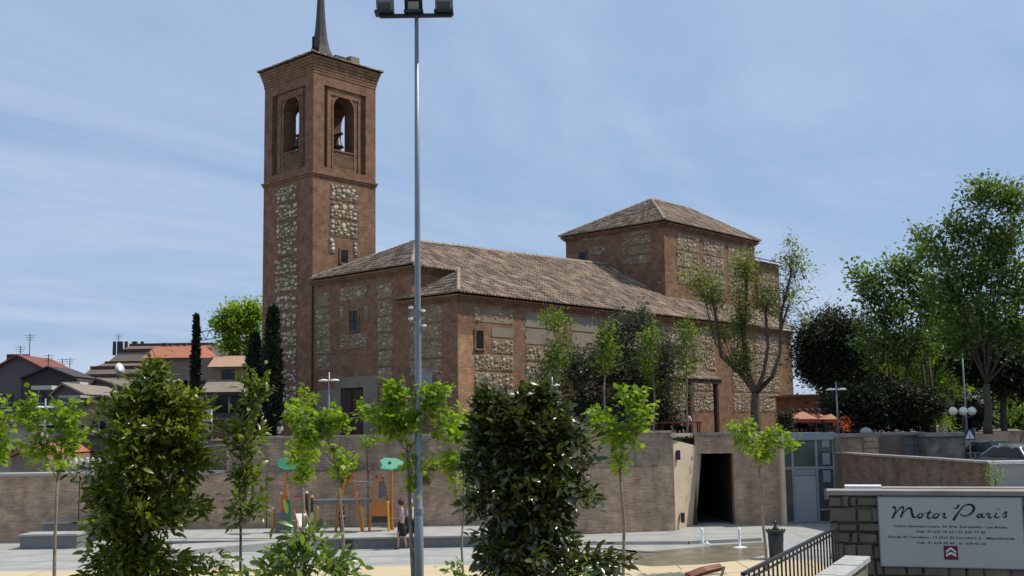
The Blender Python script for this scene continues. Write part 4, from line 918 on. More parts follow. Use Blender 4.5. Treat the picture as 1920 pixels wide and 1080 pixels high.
shrub('wide dark evergreen shrub behind the brick gate pier', 1610, 765, 60, 38, 55, ml_pine, 120, 80, .28, clr=.5)
shrub('dark evergreen shrub behind the grey stone wall', 1700, 765, 60, 38, 55, ml_pine, 120, 80, .28, clr=.5)
shrub('small pointed dark conifer beside the red bar canopy', 1473, 785, 12, 20, 50, ml_pine, 22, 50, .14)
shrub('red flowering shrub right of the street lamp by the lift', 1580, 797, 12, 8, 50.5, ml_red, 14, 14, .11)
shrub('red and yellow flowering shrub left of the globe lamps', 1778, 795, 18, 12, 53, ml_parky, 20, 24, .11)
shrub('yellow-green weed hanging over the sloping ramp wall', 1865, 890, 16, 16, 35.5, ml_parky, 16, 16, .09, z=1.6)
for lab, px, py, rx, ry in (('ivy-like bush spilling over the wall ledge behind the swings', 655, 868, 20, 10), ('dark trailing bush below the ledge left of the climbing frame', 640, 890, 10, 16), ('trailing bush on the ledge just left of the mast', 690, 826, 18, 6), ('trailing bush on the ledge right of the mast', 815, 868, 20, 12), ('dark hanging bush low on the wall beside the mast', 796, 897, 12, 10), ('small tuft on the ledge near the right magnolia', 855, 862, 14, 8)):
    shrub(lab, px, py, rx, ry, YW-.15, ml_map if 'dark' not in lab else ml_lau, 12, 24, .13, z=2.6, name='ledge_bush', grp='bushes growing on the wall ledge', clr=.18)

# ------------------------------------------------------------------ floodlight mast
Y = 22; mb_ = atY(781, 30, Y); mx0, mx1 = atY(712, 30, Y).x, atY(848, 32, Y).x
basep = atY(785.5, 1080, Y)
mast = thing('floodlight_mast', 'tall grey steel mast with three floodlights on a crossbar', 'floodlight', (basep.x, Y, 0))
k = (mb_.x-basep.x)/(mb_.z-basep.z)
def mxz(z): return basep.x+k*(z-basep.z)
s = MB(); zz = [0, 2, 2.72, 2.74, 6, 9, mb_.z]; rr_ = [.105, .095, .09, .078, .066, .056, .042]
s.tube([(mxz(z), Y, z) for z in zz], rr_, 14); s.build('pole', m_galv, mast, smooth=True, world=True)
MB().tube([(mxz(2.66), Y, 2.66), (mxz(2.78), Y, 2.78)], .10, 14).build('pole_collar', m_galv, mast, world=True)
MB().box(mx0, mx1, Y-.04, Y+.04, mb_.z-.03, mb_.z+.04).build('crossbar', m_steel, mast, world=True)
for i, px in enumerate((721, 776, 832)):
    c = atY(px, 13, Y); f = 1 if i == 1 else -1
    Mx = Matrix.Translation((c.x, Y+.02, mb_.z+.23)) @ Matrix.Rotation(R(28)*1, 4, 'X')
    s = MB(); hw_ = .18
    s.add([Mx @ Vector(v) for v in ((-hw_*1.05, -.10*f, -.16), (hw_*1.05, -.10*f, -.16), (hw_*1.05, -.10*f, .15), (-hw_*1.05, -.10*f, .15), (-hw_*.7, .12*f, -.11), (hw_*.7, .12*f, -.11), (hw_*.7, .12*f, .10), (-hw_*.7, .12*f, .10))], [(0, 1, 2, 3), (7, 6, 5, 4), (0, 4, 5, 1), (1, 5, 6, 2), (2, 6, 7, 3), (3, 7, 4, 0)])
    h = s.build('floodlight_head', m_steel, mast, world=True)
    g = MB().box(-hw_*.62 if f > 0 else -hw_*.62, hw_*.62, -.115*f-.006 if f > 0 else -.135, -.115*f+.006 if f > 0 else -.12, -.10, .10, mat=Mx)
    g.build('lens' if f > 0 else 'rear_cover', m_lens if f > 0 else mat('grey_cover', (.13, .13, .125), .6), h)
    MB().box(c.x-.2, c.x+.2, Y-.13, Y+.15, mb_.z+.045, mb_.z+.10).build('bracket', m_steel, mast, world=True)
for (px, py) in ((771, 598), (771, 577), (793, 583), (795, 611)):
    p = atY(px, py, Y); sgn = -1 if px < 780 else 1
    MB().lathe([(.02, 0), (.055, .015), (.05, .05), (.01, .06)], (p.x, Y-.05, p.z-.03), 10).build('spot_lamp', m_lamp, mast, world=True)
    MB().bar((mxz(p.z), Y, p.z), (p.x, Y-.05, p.z), .015).build('spot_bracket', m_steel, mast, world=True)

# ------------------------------------------------------------------ disc street lamps
def disc_lamp(label, px, py, Y, z0, wpx=30, two=True):
    p = atY(px, py, Y); t = thing('street_lamp', label, 'street lamp', (p.x, Y, z0), 0, 'street lamps with white discs'); h = p.z-z0; r = wpx*.6*Y/F
    MB().tube([(0, 0, 0), (0, 0, h+.35*(1 if Y > 30 else .4))], [.05, .035], 8).build('pole', m_galv, t, smooth=True)
    for sg in ((-1, 1) if two else (1,)):
        MB().bar((0, 0, h+.05), (sg*r*.45, 0, h+.03), .03).build('arm', m_galv, t)
        MB().lathe([(r*.14, .03), (r*.42, 0), (r*.5, .035), (r*.3, .075), (.02, .1)], (sg*r*.5, 0, h-.04), 12).build('lamp_disc', m_lamp, t, smooth=True)
disc_lamp('white disc lamp in front of the main church door', 617, 713, 47, 3.7, 34)
disc_lamp('white disc lamp over the young tree at far left', 85, 763, 46, 2.6, 30)
disc_lamp('white disc lamp seen among the top leaves of the left magnolia', 318, 713, 46, 2.6, 36)
disc_lamp('white disc lamp above the right magnolia before the olive', 1035, 722, 46.5, 3.7, 26)
disc_lamp('white disc lamp rising beside the glass lift house', 1568, 730, 49, 3.7, 34)
t = thing('globe_lamp', 'black post with three pale glass globes beside the pedestrian sign', 'street lamp', gbase(1806, 50, 1.9, 800))
zt3 = atY(1806, 780, 50).z-1.9; MB().tube([(0, 0, 0), (0, 0, zt3)], .05, 8).build('post', m_black, t)
for px in (1787, 1806, 1822):
    c = atY(px, 771, 50); x = c.x-t.location.x; z = c.z-1.9
    MB().lathe([(.02, -.2), (.14, -.15), (.21, 0), (.15, .14), (.03, .2)], (x, 0, z), 12).build('globe', m_globe, t, smooth=True); MB().bar((0, 0, zt3-.2), (x, 0, z-.2), .04).build('arm', m_black, t)
o = MB().tube([(0, 0, 0), (0, 0, atY(1811, 645, 54).z-1.9)], [.07, .04], 8).build('lamp_column', m_galv, smooth=True); o.location = gbase(1812, 54, 1.9, 800); tag(o, 'thin tall bare column rising behind the globe lamps', 'pole')
# pedestrian crossing sign
p = atY(1818, 815, 48.5); t = thing('pedestrian_sign', 'square blue sign with white triangle showing a walking figure', 'road sign', (p.x, 48.5, 1.5)); r = .24
MB().tube([(0, .03, 0), (0, .03, p.z-1.5+r)], .03, 8).build('post', m_galv, t)
MB().box(-r, r, -.01, .01, p.z-1.5-r, p.z-1.5+r).build('plate', mat('sign_blue', (.02, .06, .12), .4), t)
z = p.z-1.5; s = MB(); s.add([(-r*.85, -.014, z-r*.72), (r*.85, -.014, z-r*.72), (0, -.014, z+r*.85)], [(0, 1, 2)]); s.build('triangle', m_white, t)
s = MB(); s.bar((0, -.018, z+.02), (-.01, -.018, z-.06), .03, .004); s.bar((-.01, -.018, z-.06), (-.05, -.018, z-.15), .022, .004); s.bar((-.01, -.018, z-.06), (.04, -.018, z-.15), .022, .004); s.lathe([(.02, -.002), (.02, .002)], (0, -.018, z+.05), 8); s.build('walking_figure', m_black, t)

# ------------------------------------------------------------------ fountain jets
for i, (px, py, hp) in enumerate(((1265, 1020, 5), (1317, 1019, 28), (1387, 1026, 36), (1325, 1020, 5))):
    b = atZ(px, py, .01); h = hp*b.y/F
    t = thing('fountain_jet', ('tiny white bubbling jet at the left end of the wet basin', 'middle upright white water jet of the wet basin', 'tallest white water jet with splash nearest the young tree', 'short white splash just right of the middle jet')[i], 'fountain', tuple(b), 0, 'fountain jets in the plaza')
    MB().lathe([(.10, 0), (.045, .06), (.04, h*.5), (.055, h*.85), (.03, h)], (0, 0, 0), 8).build('water_column', m_foam, t, smooth=True)
    MB().lathe([(.28 if i == 2 else .15, 0), (.2 if i == 2 else .1, .02), (.02, .05)], (0, 0, 0), 10, sy=.6).build('splash', m_foam, t)
# litter bin
b = atZ(1456, 1047, 0); t = thing('litter_bin', 'black cast iron litter bin with fluted rim and pointed finial', 'bin', tuple(b)); r = 15*b.y/F
MB().lathe([(r*.82, 0), (r*.86, .05), (r*.92, .5), (r*.98, .82)], (0, 0, 0), 16).build('body', m_black, t, smooth=True)
s = MB().lathe([(r*.98, .80), (r*1.15, .84), (r*1.15, .90), (r*.9, .92)], (0, 0, 0), 16)
for k in range(12):
    a = 2*math.pi*k/12; s.lathe([(.03, 0), (.035, .03), (.01, .06)], (r*1.12*math.cos(a), r*1.12*math.sin(a), .88), 6)
s.build('rim', m_black, t); MB().lathe([(r*.5, .9), (r*.3, .98), (.05, 1.03), (.035, 1.07), (.06, 1.12), (.02, 1.2)], (0, 0, 0), 10).build('finial', m_black, t, smooth=True)
# reddish bench end at the bottom
Y = 20; p0 = atY(1292, 1078, Y); p1 = atY(1356, 1062, Y); t = thing('park_bench', 'reddish wooden bench seen end-on at the bottom edge', 'bench', (p0.x, Y, 0)); mw = mat('red_wood', (.20, .05, .025), .5, var=.5)
for i in range(5):
    a = Vector((p0.x, Y-.1+i*.11, p0.z+.02*math.sin(i*1.2)-.03)); b = Vector((p1.x, Y+.15+i*.11, p1.z-.05+.02*math.sin(i*1.2)))
    MB().tube([a, a.lerp(b, .5)+Vector((0, 0, .02)), b], [.045, .05, .045], 8).build('slat', mw, t, world=True)
s = MB(); s.tube([(p1.x+.02, Y, p1.z), (p1.x-.05, Y, p1.z-.2), (p1.x-.1, Y, p1.z-.9)], .025, 8); s.build('leg', mat('yellowish_metal', (.45, .4, .25), .4, metal=.3), t, world=True)

# ------------------------------------------------------------------ playground
YP = 42.6
def PX(px, py, Y=YP): return atY(px, py, Y)
play = thing('climbing_frame', 'orange wooden climbing frame with rope net and mint green leaf roof', 'play equipment', (PX(690, 980).x, YP, zp))
def post(par, px0, py0, px1, py1, r=.05, m=m_orange, ball=None, name='post', dY=0):
    a = PX(px0, py0, YP+dY); b = PX(px1, py1, YP+dY)
    if py1 > 970: b.z = zp
    o = MB().tube([a, b], r, 8).build(name, m, par, world=True)
    if ball: MB().lathe([(.02, -.07), (.065, -.03), (.065, .03), (.02, .07)], tuple(a), 8).build('ball_cap', ball, par, world=True)
m_ballc = m_yellow; m_bw = mat('cream_cap', (.62, .52, .38), .5)
for q in ((649, 895, 637, 940), (637, 938, 629, 980), (664, 911, 672, 955), (671, 950, 679, 980), (706, 895, 692, 980), (661, 893, 655, 905)): post(play, *q, ball=m_red if q[1] in (895, 893) else None)
for q in ((718, 895, 737, 980), (734, 880, 734, 980), (635, 928, 630, 980)): post(play, *q, ball=m_red if q[1] == 895 else None, dY=.5)
for q in ((679, 953, 681, 982), (727, 943, 729, 982), (585, 932, 585, 983), (596, 952, 595, 984)): post(play, *q, r=.045, m=m_yellow if q[0] != 585 else m_wood, ball=m_ballc)
s = MB()
for (a, b) in (((661, 902), (705, 903)), ((664, 909), (703, 909))): s.tube([PX(*a), (PX(*a)+PX(*b))/2+Vector((0, 0, -.02)), PX(*b)], .014, 5)
for k in range(5): c = PX(668+k*8, 909); s.lathe([(.01, -.03), (.03, 0), (.01, .03)], tuple(c), 6)
s.build('rope_with_beads', m_rope, play, world=True)
a = PX(583, 937); b = PX(694, 944); MB().box(a.x, b.x, YP, YP+.6, b.z, a.z-.02).build('bridge_deck', m_greyp, play, world=True)
s = MB()
for k in range(14):
    x = a.x+(b.x-a.x)*k/13; s.bar((x, YP, zp+.25), (x, YP, b.z), .018)
for k in range(3): s.bar((a.x, YP, zp+.25+k*.22), (b.x, YP, zp+.25+k*.22), .02)
s.build('rope_net', m_rope, play, world=True)
c = PX(708, 936); rr = 33*YP/F; s = MB(); pts = [(c.x+rr*.45*math.sin(R(t_)), c.z+rr*.5-rr*.5*math.cos(R(t_))) for t_ in range(0, 181, 15)]
s.add([(x, YP+.3, z) for x, z in pts]+[(x, YP+.34, z) for x, z in pts], [tuple(range(13)), tuple(range(25, 12, -1))]); s.build('half_round_panel', m_greyp, play, world=True)
for k in range(6):
    x0 = PX(699+k*4.8, 955).x; MB().box(x0, x0+.085, YP-.02, YP+.03, PX(700, 968).z, PX(700, 940).z).build('slat', m_orange, play, world=True)
MB().box(PX(697, 960).x, PX(727, 960).x, YP+.035, YP+.4, PX(700, 980).z, PX(700, 967).z).build('step_box', m_black, play, world=True)
def leaf_roof(par, pts, m, name='leaf_roof', Y=YP, th=.05):
    """a tilted leaf-shaped plate"""
    P_ = [atY(px, py, Y+dy) for px, py, dy in pts]; n = len(P_); s = MB(); s.add([p for p in P_]+[p+Vector((0, 0, -th)) for p in P_], [tuple(range(n))[::-1], tuple(range(n, 2*n))]+[(i, n+i, n+(i+1) % n, (i+1) % n) for i in range(n)])
    o = s.build(name, m, par, world=True); c = sum(P_, Vector())/n; MB().lathe([(.05, 0), (.07, .03), (.01, .09)], tuple(c+Vector((0, 0, .0))), 8).build('roof_knob', m_black, o)
leaf_roof(play, [(712, 863, .3), (722, 858, .5), (742, 859, .5), (758, 866, .3), (750, 876, -.2), (734, 880, -.3), (713, 878, -.2), (717, 871, 0)], m_green)
tw = thing('play_tower', 'low orange and green play tower under a dark green leaf roof', 'play equipment', (PX(545, 980).x, YP, zp))
post(tw, 538, 880, 538, 930); post(tw, 512.6, 953, 512.6, 985, ball=m_bw); post(tw, 528, 925, 528, 985, ball=m_bw, r=.06); post(tw, 575, 924, 575, 978, m=m_wood, ball=m_bw, r=.06)
leaf_roof(tw, [(519, 862, .3), (535, 857, .5), (552, 862, .4), (564, 870, .2), (556, 879, -.2), (535, 881, -.3), (522, 876, -.2)], m_dgreen)
MB().box(PX(526, 950).x, PX(540, 950).x, YP, YP+.08, PX(530, 960).z, PX(530, 926).z).build('orange_panel', m_orange, tw, world=True)
for (xa, xb) in ((539, 550), (567, 577)):
    a = PX(xa, 932); b = PX(xb, 983); x0, x1 = a.x, b.x
    s = MB(); s.prism([(x0, YP-.3), (x1, YP-.3), (x1, YP-.24), (x0, YP-.24)], zp+.02, a.z-.08, top=[(x0+.03, YP-.3), (x1-.06, YP-.3), (x1-.06, YP-.24), (x0+.03, YP-.24)]); s.build('green_panel', m_dgreen, tw, world=True)
MB().box(PX(517, 960).x, PX(538, 960).x, YP-.1, YP+.5, zp, PX(520, 961).z).build('grey_box', m_greyp, tw, world=True)
MB().bar(PX(550, 931), PX(568, 930), .05, mi=0).build('red_rail', m_red, tw, world=True)

# ------------------------------------------------------------------ people
def skin_mesh(name, verts, edges, radii, m, parent, sub=1):
    me = bpy.data.meshes.new(name); me.from_pydata(verts, edges, []); me.materials.append(m)
    o = link(name, me, parent); md = o.modifiers.new('skin', 'SKIN'); md.use_smooth_shade = True; sd_ = me.skin_vertices[0].data
    for i, r in enumerate(radii): sd_[i].radius = (r, r) if not hasattr(r, '__len__') else r
    sd_[0].use_root = True; ss = o.modifiers.new('sub', 'SUBSURF'); ss.levels = sub; ss.render_levels = sub
    return o
m_skin = mat('skin', (.42, .24, .16), .55)
def person(label, loc, rz, top, bottom, hair, pose='walk', skirt=False, H=1.68, fingers=False, grp=None, bag=False):
    t = thing('person', label, 'person', tuple(loc), rz, grp); k = H/1.72
    sit = pose == 'sit'; dz = -.42 if sit else 0
    J = {'pel': (0, 0, .94), 'spi': (0, .01, 1.12), 'che': (0, .02, 1.32), 'nec': (0, .03, 1.47), 'hb': (0, .05, 1.54), 'ht': (0, .06, 1.66)}
    for s_, n_ in ((-1, 'l'), (1, 'r')):
        st = (.16 if n_ == 'l' else -.14) if pose == 'walk' else 0
        J['hip'+n_] = (s_*.09, 0, .90)
        if sit: J['kne'+n_] = (s_*.11, .42, .90); J['ank'+n_] = (s_*.11, .42, .47); J['toe'+n_] = (s_*.11, .56, .44)
        else: J['kne'+n_] = (s_*.09, st*.6+.03, .49); J['ank'+n_] = (s_*.08, st-.02, .08); J['toe'+n_] = (s_*.09, st+.14, .03)
        J['sho'+n_] = (s_*.17, .02, 1.40)
        if n_ == 'l' and not sit: J['elb'+n_] = (s_*.21, .06, 1.12); J['wri'+n_] = (s_*.15, .28, 1.08); J['han'+n_] = (s_*.12, .36, 1.09)
        elif sit: J['elb'+n_] = (s_*.24, .08, 1.12); J['wri'+n_] = (s_*.12, .32, 1.08); J['han'+n_] = (s_*.10, .40, 1.08)
        else: J['elb'+n_] = (s_*.22, -.03, 1.12); J['wri'+n_] = (s_*.23, .04, .88); J['han'+n_] = (s_*.23, .06, .79)
    for q in J: J[q] = tuple(c*k for c in (J[q][0], J[q][1], J[q][2]+dz))
    rad = dict(pel=(.15, .11), spi=(.125, .09), che=(.15, .10), nec=.052, hb=.075, ht=.095, sho=.055, elb=.042, wri=.028, han=.035, hip=.085, kne=.055, ank=.036, toe=.032)
    def rd(n_): 
        r = rad[n_ if n_ in rad else n_[:-1]]; return tuple(x*k for x in r) if hasattr(r, '__len__') else r*k
    names = list(J); E_ = [('pel', 'spi'), ('spi', 'che'), ('che', 'nec'), ('nec', 'hb'), ('hb', 'ht')]
    for n_ in 'lr': E_ += [('pel', 'hip'+n_), ('hip'+n_, 'kne'+n_), ('kne'+n_, 'ank'+n_), ('ank'+n_, 'toe'+n_), ('che', 'sho'+n_), ('sho'+n_, 'elb'+n_), ('elb'+n_, 'wri'+n_), ('wri'+n_, 'han'+n_)]
    V_ = [J[n_] for n_ in names]; Rr = [rd(n_) for n_ in names]; Ei = [(names.index(a), names.index(b)) for a, b in E_]
    if fingers:
        for n_ in 'lr':
            hh = names.index('han'+n_); h = Vector(J['han'+n_]); w = Vector(J['wri'+n_]); d = (h-w).normalized(); sd__ = d.cross(Vector((1, 0, .2))).normalized()
            for j, (of, ln) in enumerate(((-.030, .065), (-.010, .078), (.010, .072), (.029, .055))):
                V_.append(tuple(h+d*ln+sd__*of*1.3)); Rr.append(.008); Ei.append((hh, len(V_)-1))
            V_.append(tuple(h+d*.02+sd__*-.055)); Rr.append(.010); Ei.append((hh, len(V_)-1))
    skin_mesh('body', V_, Ei, Rr, m_skin, t)
    # shirt and trousers/skirt
    def sub(ns, es, sc, m, name):
        skin_mesh(name, [J[n_] for n_ in ns], [(ns.index(a), ns.index(b)) for a, b in es], [tuple(x*sc for x in rd(n_)) if hasattr(rd(n_), '__len__') else rd(n_)*sc for n_ in ns], m, t)
    sub(['pel', 'spi', 'che', 'shol', 'elbl', 'shor', 'elbr'], [('pel', 'spi'), ('spi', 'che'), ('che', 'shol'), ('shol', 'elbl'), ('che', 'shor'), ('shor', 'elbr')], 1.16, top, 'shirt')
    if skirt: MB().lathe([(.125*k, .98*k+dz*k), (.17*k, .86*k), (.19*k, .62*k), (.20*k, .46*k)], (0, .01, 0), 14, sy=.85).build('skirt', bottom, t, smooth=True)
    else: sub(['pel', 'hipl', 'knel', 'ankl', 'hipr', 'kner', 'ankr'], [('pel', 'hipl'), ('hipl', 'knel'), ('knel', 'ankl'), ('pel', 'hipr'), ('hipr', 'kner'), ('kner', 'ankr')], 1.18, bottom, 'trousers')
    hx, hy, hz = J['ht']
    MB().lathe([(.03, .115), (.085, .085), (.112, .02), (.108, -.05), (.07, -.11)], (hx, hy-.025, hz-.01), 12, sy=1.0).build('hair', hair, t, smooth=True)
    MB().lathe([(.004, .02), (.016, -.01), (.006, -.02)], (hx, hy+.105*k, hz-.035), 6).build('nose', m_skin, t)
    for n_ in 'lr':
        a = Vector(J['ank'+n_]); b = Vector(J['toe'+n_]); MB().tube([a+Vector((0, -.03, -.04)), a.lerp(b, .5)+Vector((0, 0, -.02)), b], [.04, .045, .035], 8).build('shoe', m_wood, t, smooth=True)
    if bag: MB().box(.22, .34, -.18, .12, .55, .9).build('bag_placeholder' if False else 'handbag', m_black, t)
    return t
m_hair = mat('dark_hair', (.03, .02, .015), .6); m_hairg = mat('grey_hair', (.35, .32, .28), .6)
m_blouse = mat('patterned_blouse', (.50, .42, .42), .8, var=.9, vscale=18, col2=(.18, .14, .16)); m_blk = mat('black_cloth', (.014, .014, .016), .9)
p = atZ(754, 1029, 0); person('woman in pale patterned blouse and black skirt walking with head bowed', p, R(100), m_blouse, m_blk, m_hair, skirt=True, fingers=True, H=1.74)
p = atZ(769, 1024, 0); person('person in white top and dark trousers walking just behind the woman in black skirt', p+Vector((0, .4, 0)), R(70), m_offwhite, m_blk, m_hairg, H=1.66)
tag(MB().lathe([(.10, 0), (.14, .05), (.13, .30), (.10, .36)], (0, 0, 0), 10, sy=.6).build('handbag', m_black), 'black bag carried between the two walkers on the plaza', 'bag').location = p+Vector((-.12, -.1, .72))
p = PX(641, 978, 42.2); p.z = zp; person('person in navy coat standing beside the rope net of the climbing frame', p, R(160), mat('navy_cloth', (.02, .03, .05), .9), mat('navy_trousers', (.02, .03, .045), .9), m_hair, pose='stand', H=1.0)
p = atY(525, 820, 46.6); p.z = 3.72; person('small person in white shirt behind the terrace wall at the foot of the tower', p, R(200), m_offwhite, m_greyp, m_hair, pose='stand', H=.92)
# terrace table with seated people
tb = atY(1275, 800, 50.5)
t = thing('bar_table', 'long reddish brown table at the wall edge beside the porch post', 'table', (tb.x, 50.5, 3.72)); MB().box(-.95, .95, -.35, .35, .66, .72).build('tabletop', m_red, t)
for sx in (-.85, .85):
    for sy in (-.3, .3): MB().box(sx-.03, sx+.03, sy-.03, sy+.03, 0, .66).build('leg', m_wood, t)
for i, (px, mt, lb) in enumerate(((1250, m_blk, 'seated person in black at the left end of the red terrace table'), (1271, mat('green_shirt', (.08, .25, .1), .8), 'seated person in green top in the middle of the red terrace table'), (1287, m_offwhite, 'seated person in white top at the right end of the red terrace table'))):
    p = atY(px, 800, 51.15); p.z = 3.72; person(lb, p, R(180), mt, m_blk, m_hair, pose='sit', H=1.66, grp='people sitting at the terrace bar')
    s = thing('stool', ('stool under the person in black', 'stool under the person in green', 'stool under the person in white at the table')[i], 'stool', (p.x, p.y, 3.72), 0, 'stools at the red table'); MB().lathe([(.18, .40), (.18, .44)], (0, 0, 0), 12).build('seat', m_wood, s); MB().lathe([(.15, 0), (.03, .03), (.03, .4)], (0, 0, 0), 10).build('leg', m_steel, s)
# red-brown canopy bar on the right terrace with awnings and people
cpy = thing('bar_awning', 'brownish orange hipped awning of the terrace bar with red valance', 'awning', (atY(1520, 800, 54).x, 54, 3.72))
mo = mat('terracotta_canvas', (.42, .19, .11), .8, var=.3)
for (xa, xb, ya, yb, yt) in ((1478, 1535, 793, 786, 771), (1545, 1572, 790, 786, 776)):
    a = atY(xa, yb, 51.2); b = atY(xb, yb, 51.2); c = atY((xa+xb)/2, yt, 52.6); s = MB()
    s.add([(a.x, 51.2, a.z), (b.x, 51.2, a.z), (b.x, 54.2, a.z), (a.x, 54.2, a.z), (c.x, 52.6, c.z)], [(0, 1, 4), (1, 2, 4), (2, 3, 4), (3, 0, 4)]); s.build('canopy', mo, cpy, world=True)
    MB().box(a.x, b.x, 51.18, 51.22, a.z-.16, a.z).build('valance', m_red, cpy, world=True)
    for x in (a.x+.1, b.x-.1): MB().tube([(x, 51.3, 3.72), (x, 51.3, a.z)], .03, 6).build('pole', m_steel, cpy, world=True)
m_rroof_ = mat('orange_roof', (.34, .15, .08), .9, var=.4)
bk = thing('bar_building', 'low orange rendered bar building behind the pine trunk', 'building', (atY(1530, 800, 66).x, 66, 3.72)); a = atY(1487, 800, 66); b = atY(1610, 742, 66)
MB().box(a.x, b.x, 66, 70, 3.72, b.z).build('wall', mat('orange_render', (.30, .13, .07), .9, var=.3), bk, world=True); MB().box(a.x-.3, b.x+.3, 65.6, 70.4, b.z, b.z+.12).build('roof', m_rroof_, bk, world=True)
MB().box(a.x+2, a.x+3, 65.97, 66.0, 3.9, 5.6).build('door', m_wood, bk, world=True)
tops = [m_offwhite, mat('blue_shirt', (.1, .15, .3), .8), mat('red_shirt', (.4, .05, .04), .8), m_offwhite, mat('pink_shirt', (.5, .25, .25), .8)]
for i, px in enumerate((1487, 1499, 1512, 1524, 1536)):
    p = atY(px, 800, 52.6+.3*(i % 2)); p.z = 3.72
    person(('seated person in white farthest left under the awning', 'seated person in blue shirt under the awning', 'seated person in red shirt under the awning middle', 'seated person in white right of the red shirt under the awning', 'seated person in pink farthest right under the awning')[i], p, R(180+30*(i % 3-1)), tops[i], m_blk, m_hair, pose='sit', H=1.62, grp='people sitting at the terrace bar')
    s = thing('stool', ('stool under the leftmost awning guest', 'stool under the awning guest in blue', 'stool under the awning guest in red', 'stool under the awning guest right of the red shirt', 'stool under the awning guest in pink')[i], 'stool', (p.x, p.y, 3.72), 0, 'stools under the awning'); MB().lathe([(.18, .40), (.18, .44)], (0, 0, 0), 10).build('seat', m_wood, s); MB().lathe([(.15, 0), (.03, .03), (.03, .4)], (0, 0, 0), 8).build('leg', m_steel, s)
# pushchair behind the laurel
p = PX(571, 990, 40.6); t = thing('pushchair', 'white and dark red pushchair standing on the play platform', 'pushchair', (p.x, 40.6, zp), R(35))
MB().prism([(-.2, -.25), (.2, -.25), (.2, .15), (-.2, .15)], .35, .42).build('seat', m_white, t); s = MB(); s.add([(-.2, .15, .4), (.2, .15, .4), (.2, .32, .85), (-.2, .32, .85), (-.2, .18, .38), (.2, .18, .38), (.2, .36, .85), (-.2, .36, .85)], [(0, 1, 2, 3), (7, 6, 5, 4), (0, 3, 7, 4), (1, 5, 6, 2), (3, 2, 6, 7)]); s.build('backrest', m_white, t)
s = MB(); s.bar((-.22, -.3, .1), (-.22, .45, .95), .03); s.bar((.22, -.3, .1), (.22, .45, .95), .03); s.bar((-.22, .45, .95), (.22, .45, .95), .035); s.bar((-.22, .2, .65), (-.22, .3, .08), .03); s.bar((.22, .2, .65), (.22, .3, .08), .03); s.build('frame', m_red, t)
for x in (-.24, .24):
    for y in (-.3, .3): MB().tube([(x-.02, y, .09), (x+.02, y, .09)], .09, 12).build('wheel', m_black, t)

# ------------------------------------------------------------------ sign wall in the foreground
A = atY(1554, 925, 18.7); B = atY(2010, 917, 17.6); ang = math.atan2(B.y-A.y, B.x-A.x); LW = (B-A).to_2d().length; ztp = (A.z+B.z)/2-.07
sw = thing('stone_wall', 'dark rough stone block wall carrying the white dealer sign', 'wall', (A.x, A.y, 0), ang)
m_blockS = mat('grey_brown_stone', (.20, .175, .13), .9, var=.7, vscale=5, col2=(.115, .10, .075), obj=.7, bump=.6, bscale=16)
MB().box(0, LW, .05, .5, 0, ztp).build('wall_core', mat('wall_joint', (.15, .13, .10), .95, var=.5), sw)
MB().box(-.04, LW, -.03, .56, ztp, ztp+.075).build('coping', m_coping, sw)
Fi = Matrix.Translation(Vector((A.x, A.y, 0))) @ Matrix.Rotation(ang, 4, 'Z')
def onwall(px, py, off=0.0):
    d = ray(px, py); n = np.array([math.sin(ang), -math.cos(ang), 0]); P0 = np.array([A.x, A.y, 0])+n*off; t_ = ((P0-O_)@n)/(d@n); q = O_+d*t_; return Fi.inverted() @ Vector(q)
b0 = onwall(1648, 935, .06); b1 = onwall(1651, 1063, .06); b2 = onwall(1916, 931, .06); b3 = onwall(1922, 1064, .06)
bx0, bx1, bz0, bz1 = (b0.x+b1.x)/2, (b2.x+b3.x)/2, (b1.z+b3.z)/2, (b0.z+b2.z)/2
z = ztp-.008; row = 0
while z > 1.1:
    rh = random.uniform(.15, .27); x = .0
    while x < LW-.02:
        w_ = random.choice((.12, .2, .25, .33, .42))*random.uniform(.9, 1.1); w_ = min(w_, LW-x)
        if not (x > bx0+.05 and x+w_ < bx1-.05 and z < bz1-.02 and z-rh > bz0+.02) and w_ > .05:
            g = .008; d = random.uniform(.0, .035); j = lambda a=.022: random.uniform(-a, a); s = MB()
            x0_, x1_, z0_, z1_ = x+g, x+w_-g, z-rh+g+random.uniform(0, .02), z-g-random.uniform(0, .02)
            fr_ = [(x0_+j(), z0_+j()), (x1_+j(), z0_+j()), (x1_+j(), z1_+j()), (x0_+j(), z1_+j())]; i_ = .02
            fi_ = [(x0_+i_, z0_+i_), (x1_-i_, z0_+i_), (x1_-i_, z1_-i_), (x0_+i_, z1_-i_)]
            s.add([(a, .06, b) for a, b in fr_]+[(a, .01-d*.2, b) for a, b in fr_]+[(a, -.012-d, b) for a, b in fi_], [(0, 1, 5, 4), (1, 2, 6, 5), (2, 3, 7, 6), (3, 0, 4, 7), (4, 5, 9, 8), (5, 6, 10, 9), (6, 7, 11, 10), (7, 4, 8, 11), (8, 9, 10, 11)])
            s.build('stone', m_blockS, sw)
        x += w_
    z -= rh; row += 1
sg = thing('dealer_sign', 'white board lettered Motor Paris with addresses and a red chevron emblem', 'sign', tuple(Fi @ Vector(((bx0+bx1)/2, -.06, bz0))), ang)
bw = bx1-bx0; bh = bz1-bz0
MB().box(-bw/2, bw/2, 0, .035, 0, bh).build('board', mat('sign_shaded_white', (.47, .47, .44), .6, var=.4, vscale=2, col2=(.39, .40, .37)), sg)  # white board greyed in its colour for the shade of trees overhead
s = MB(); e = .012
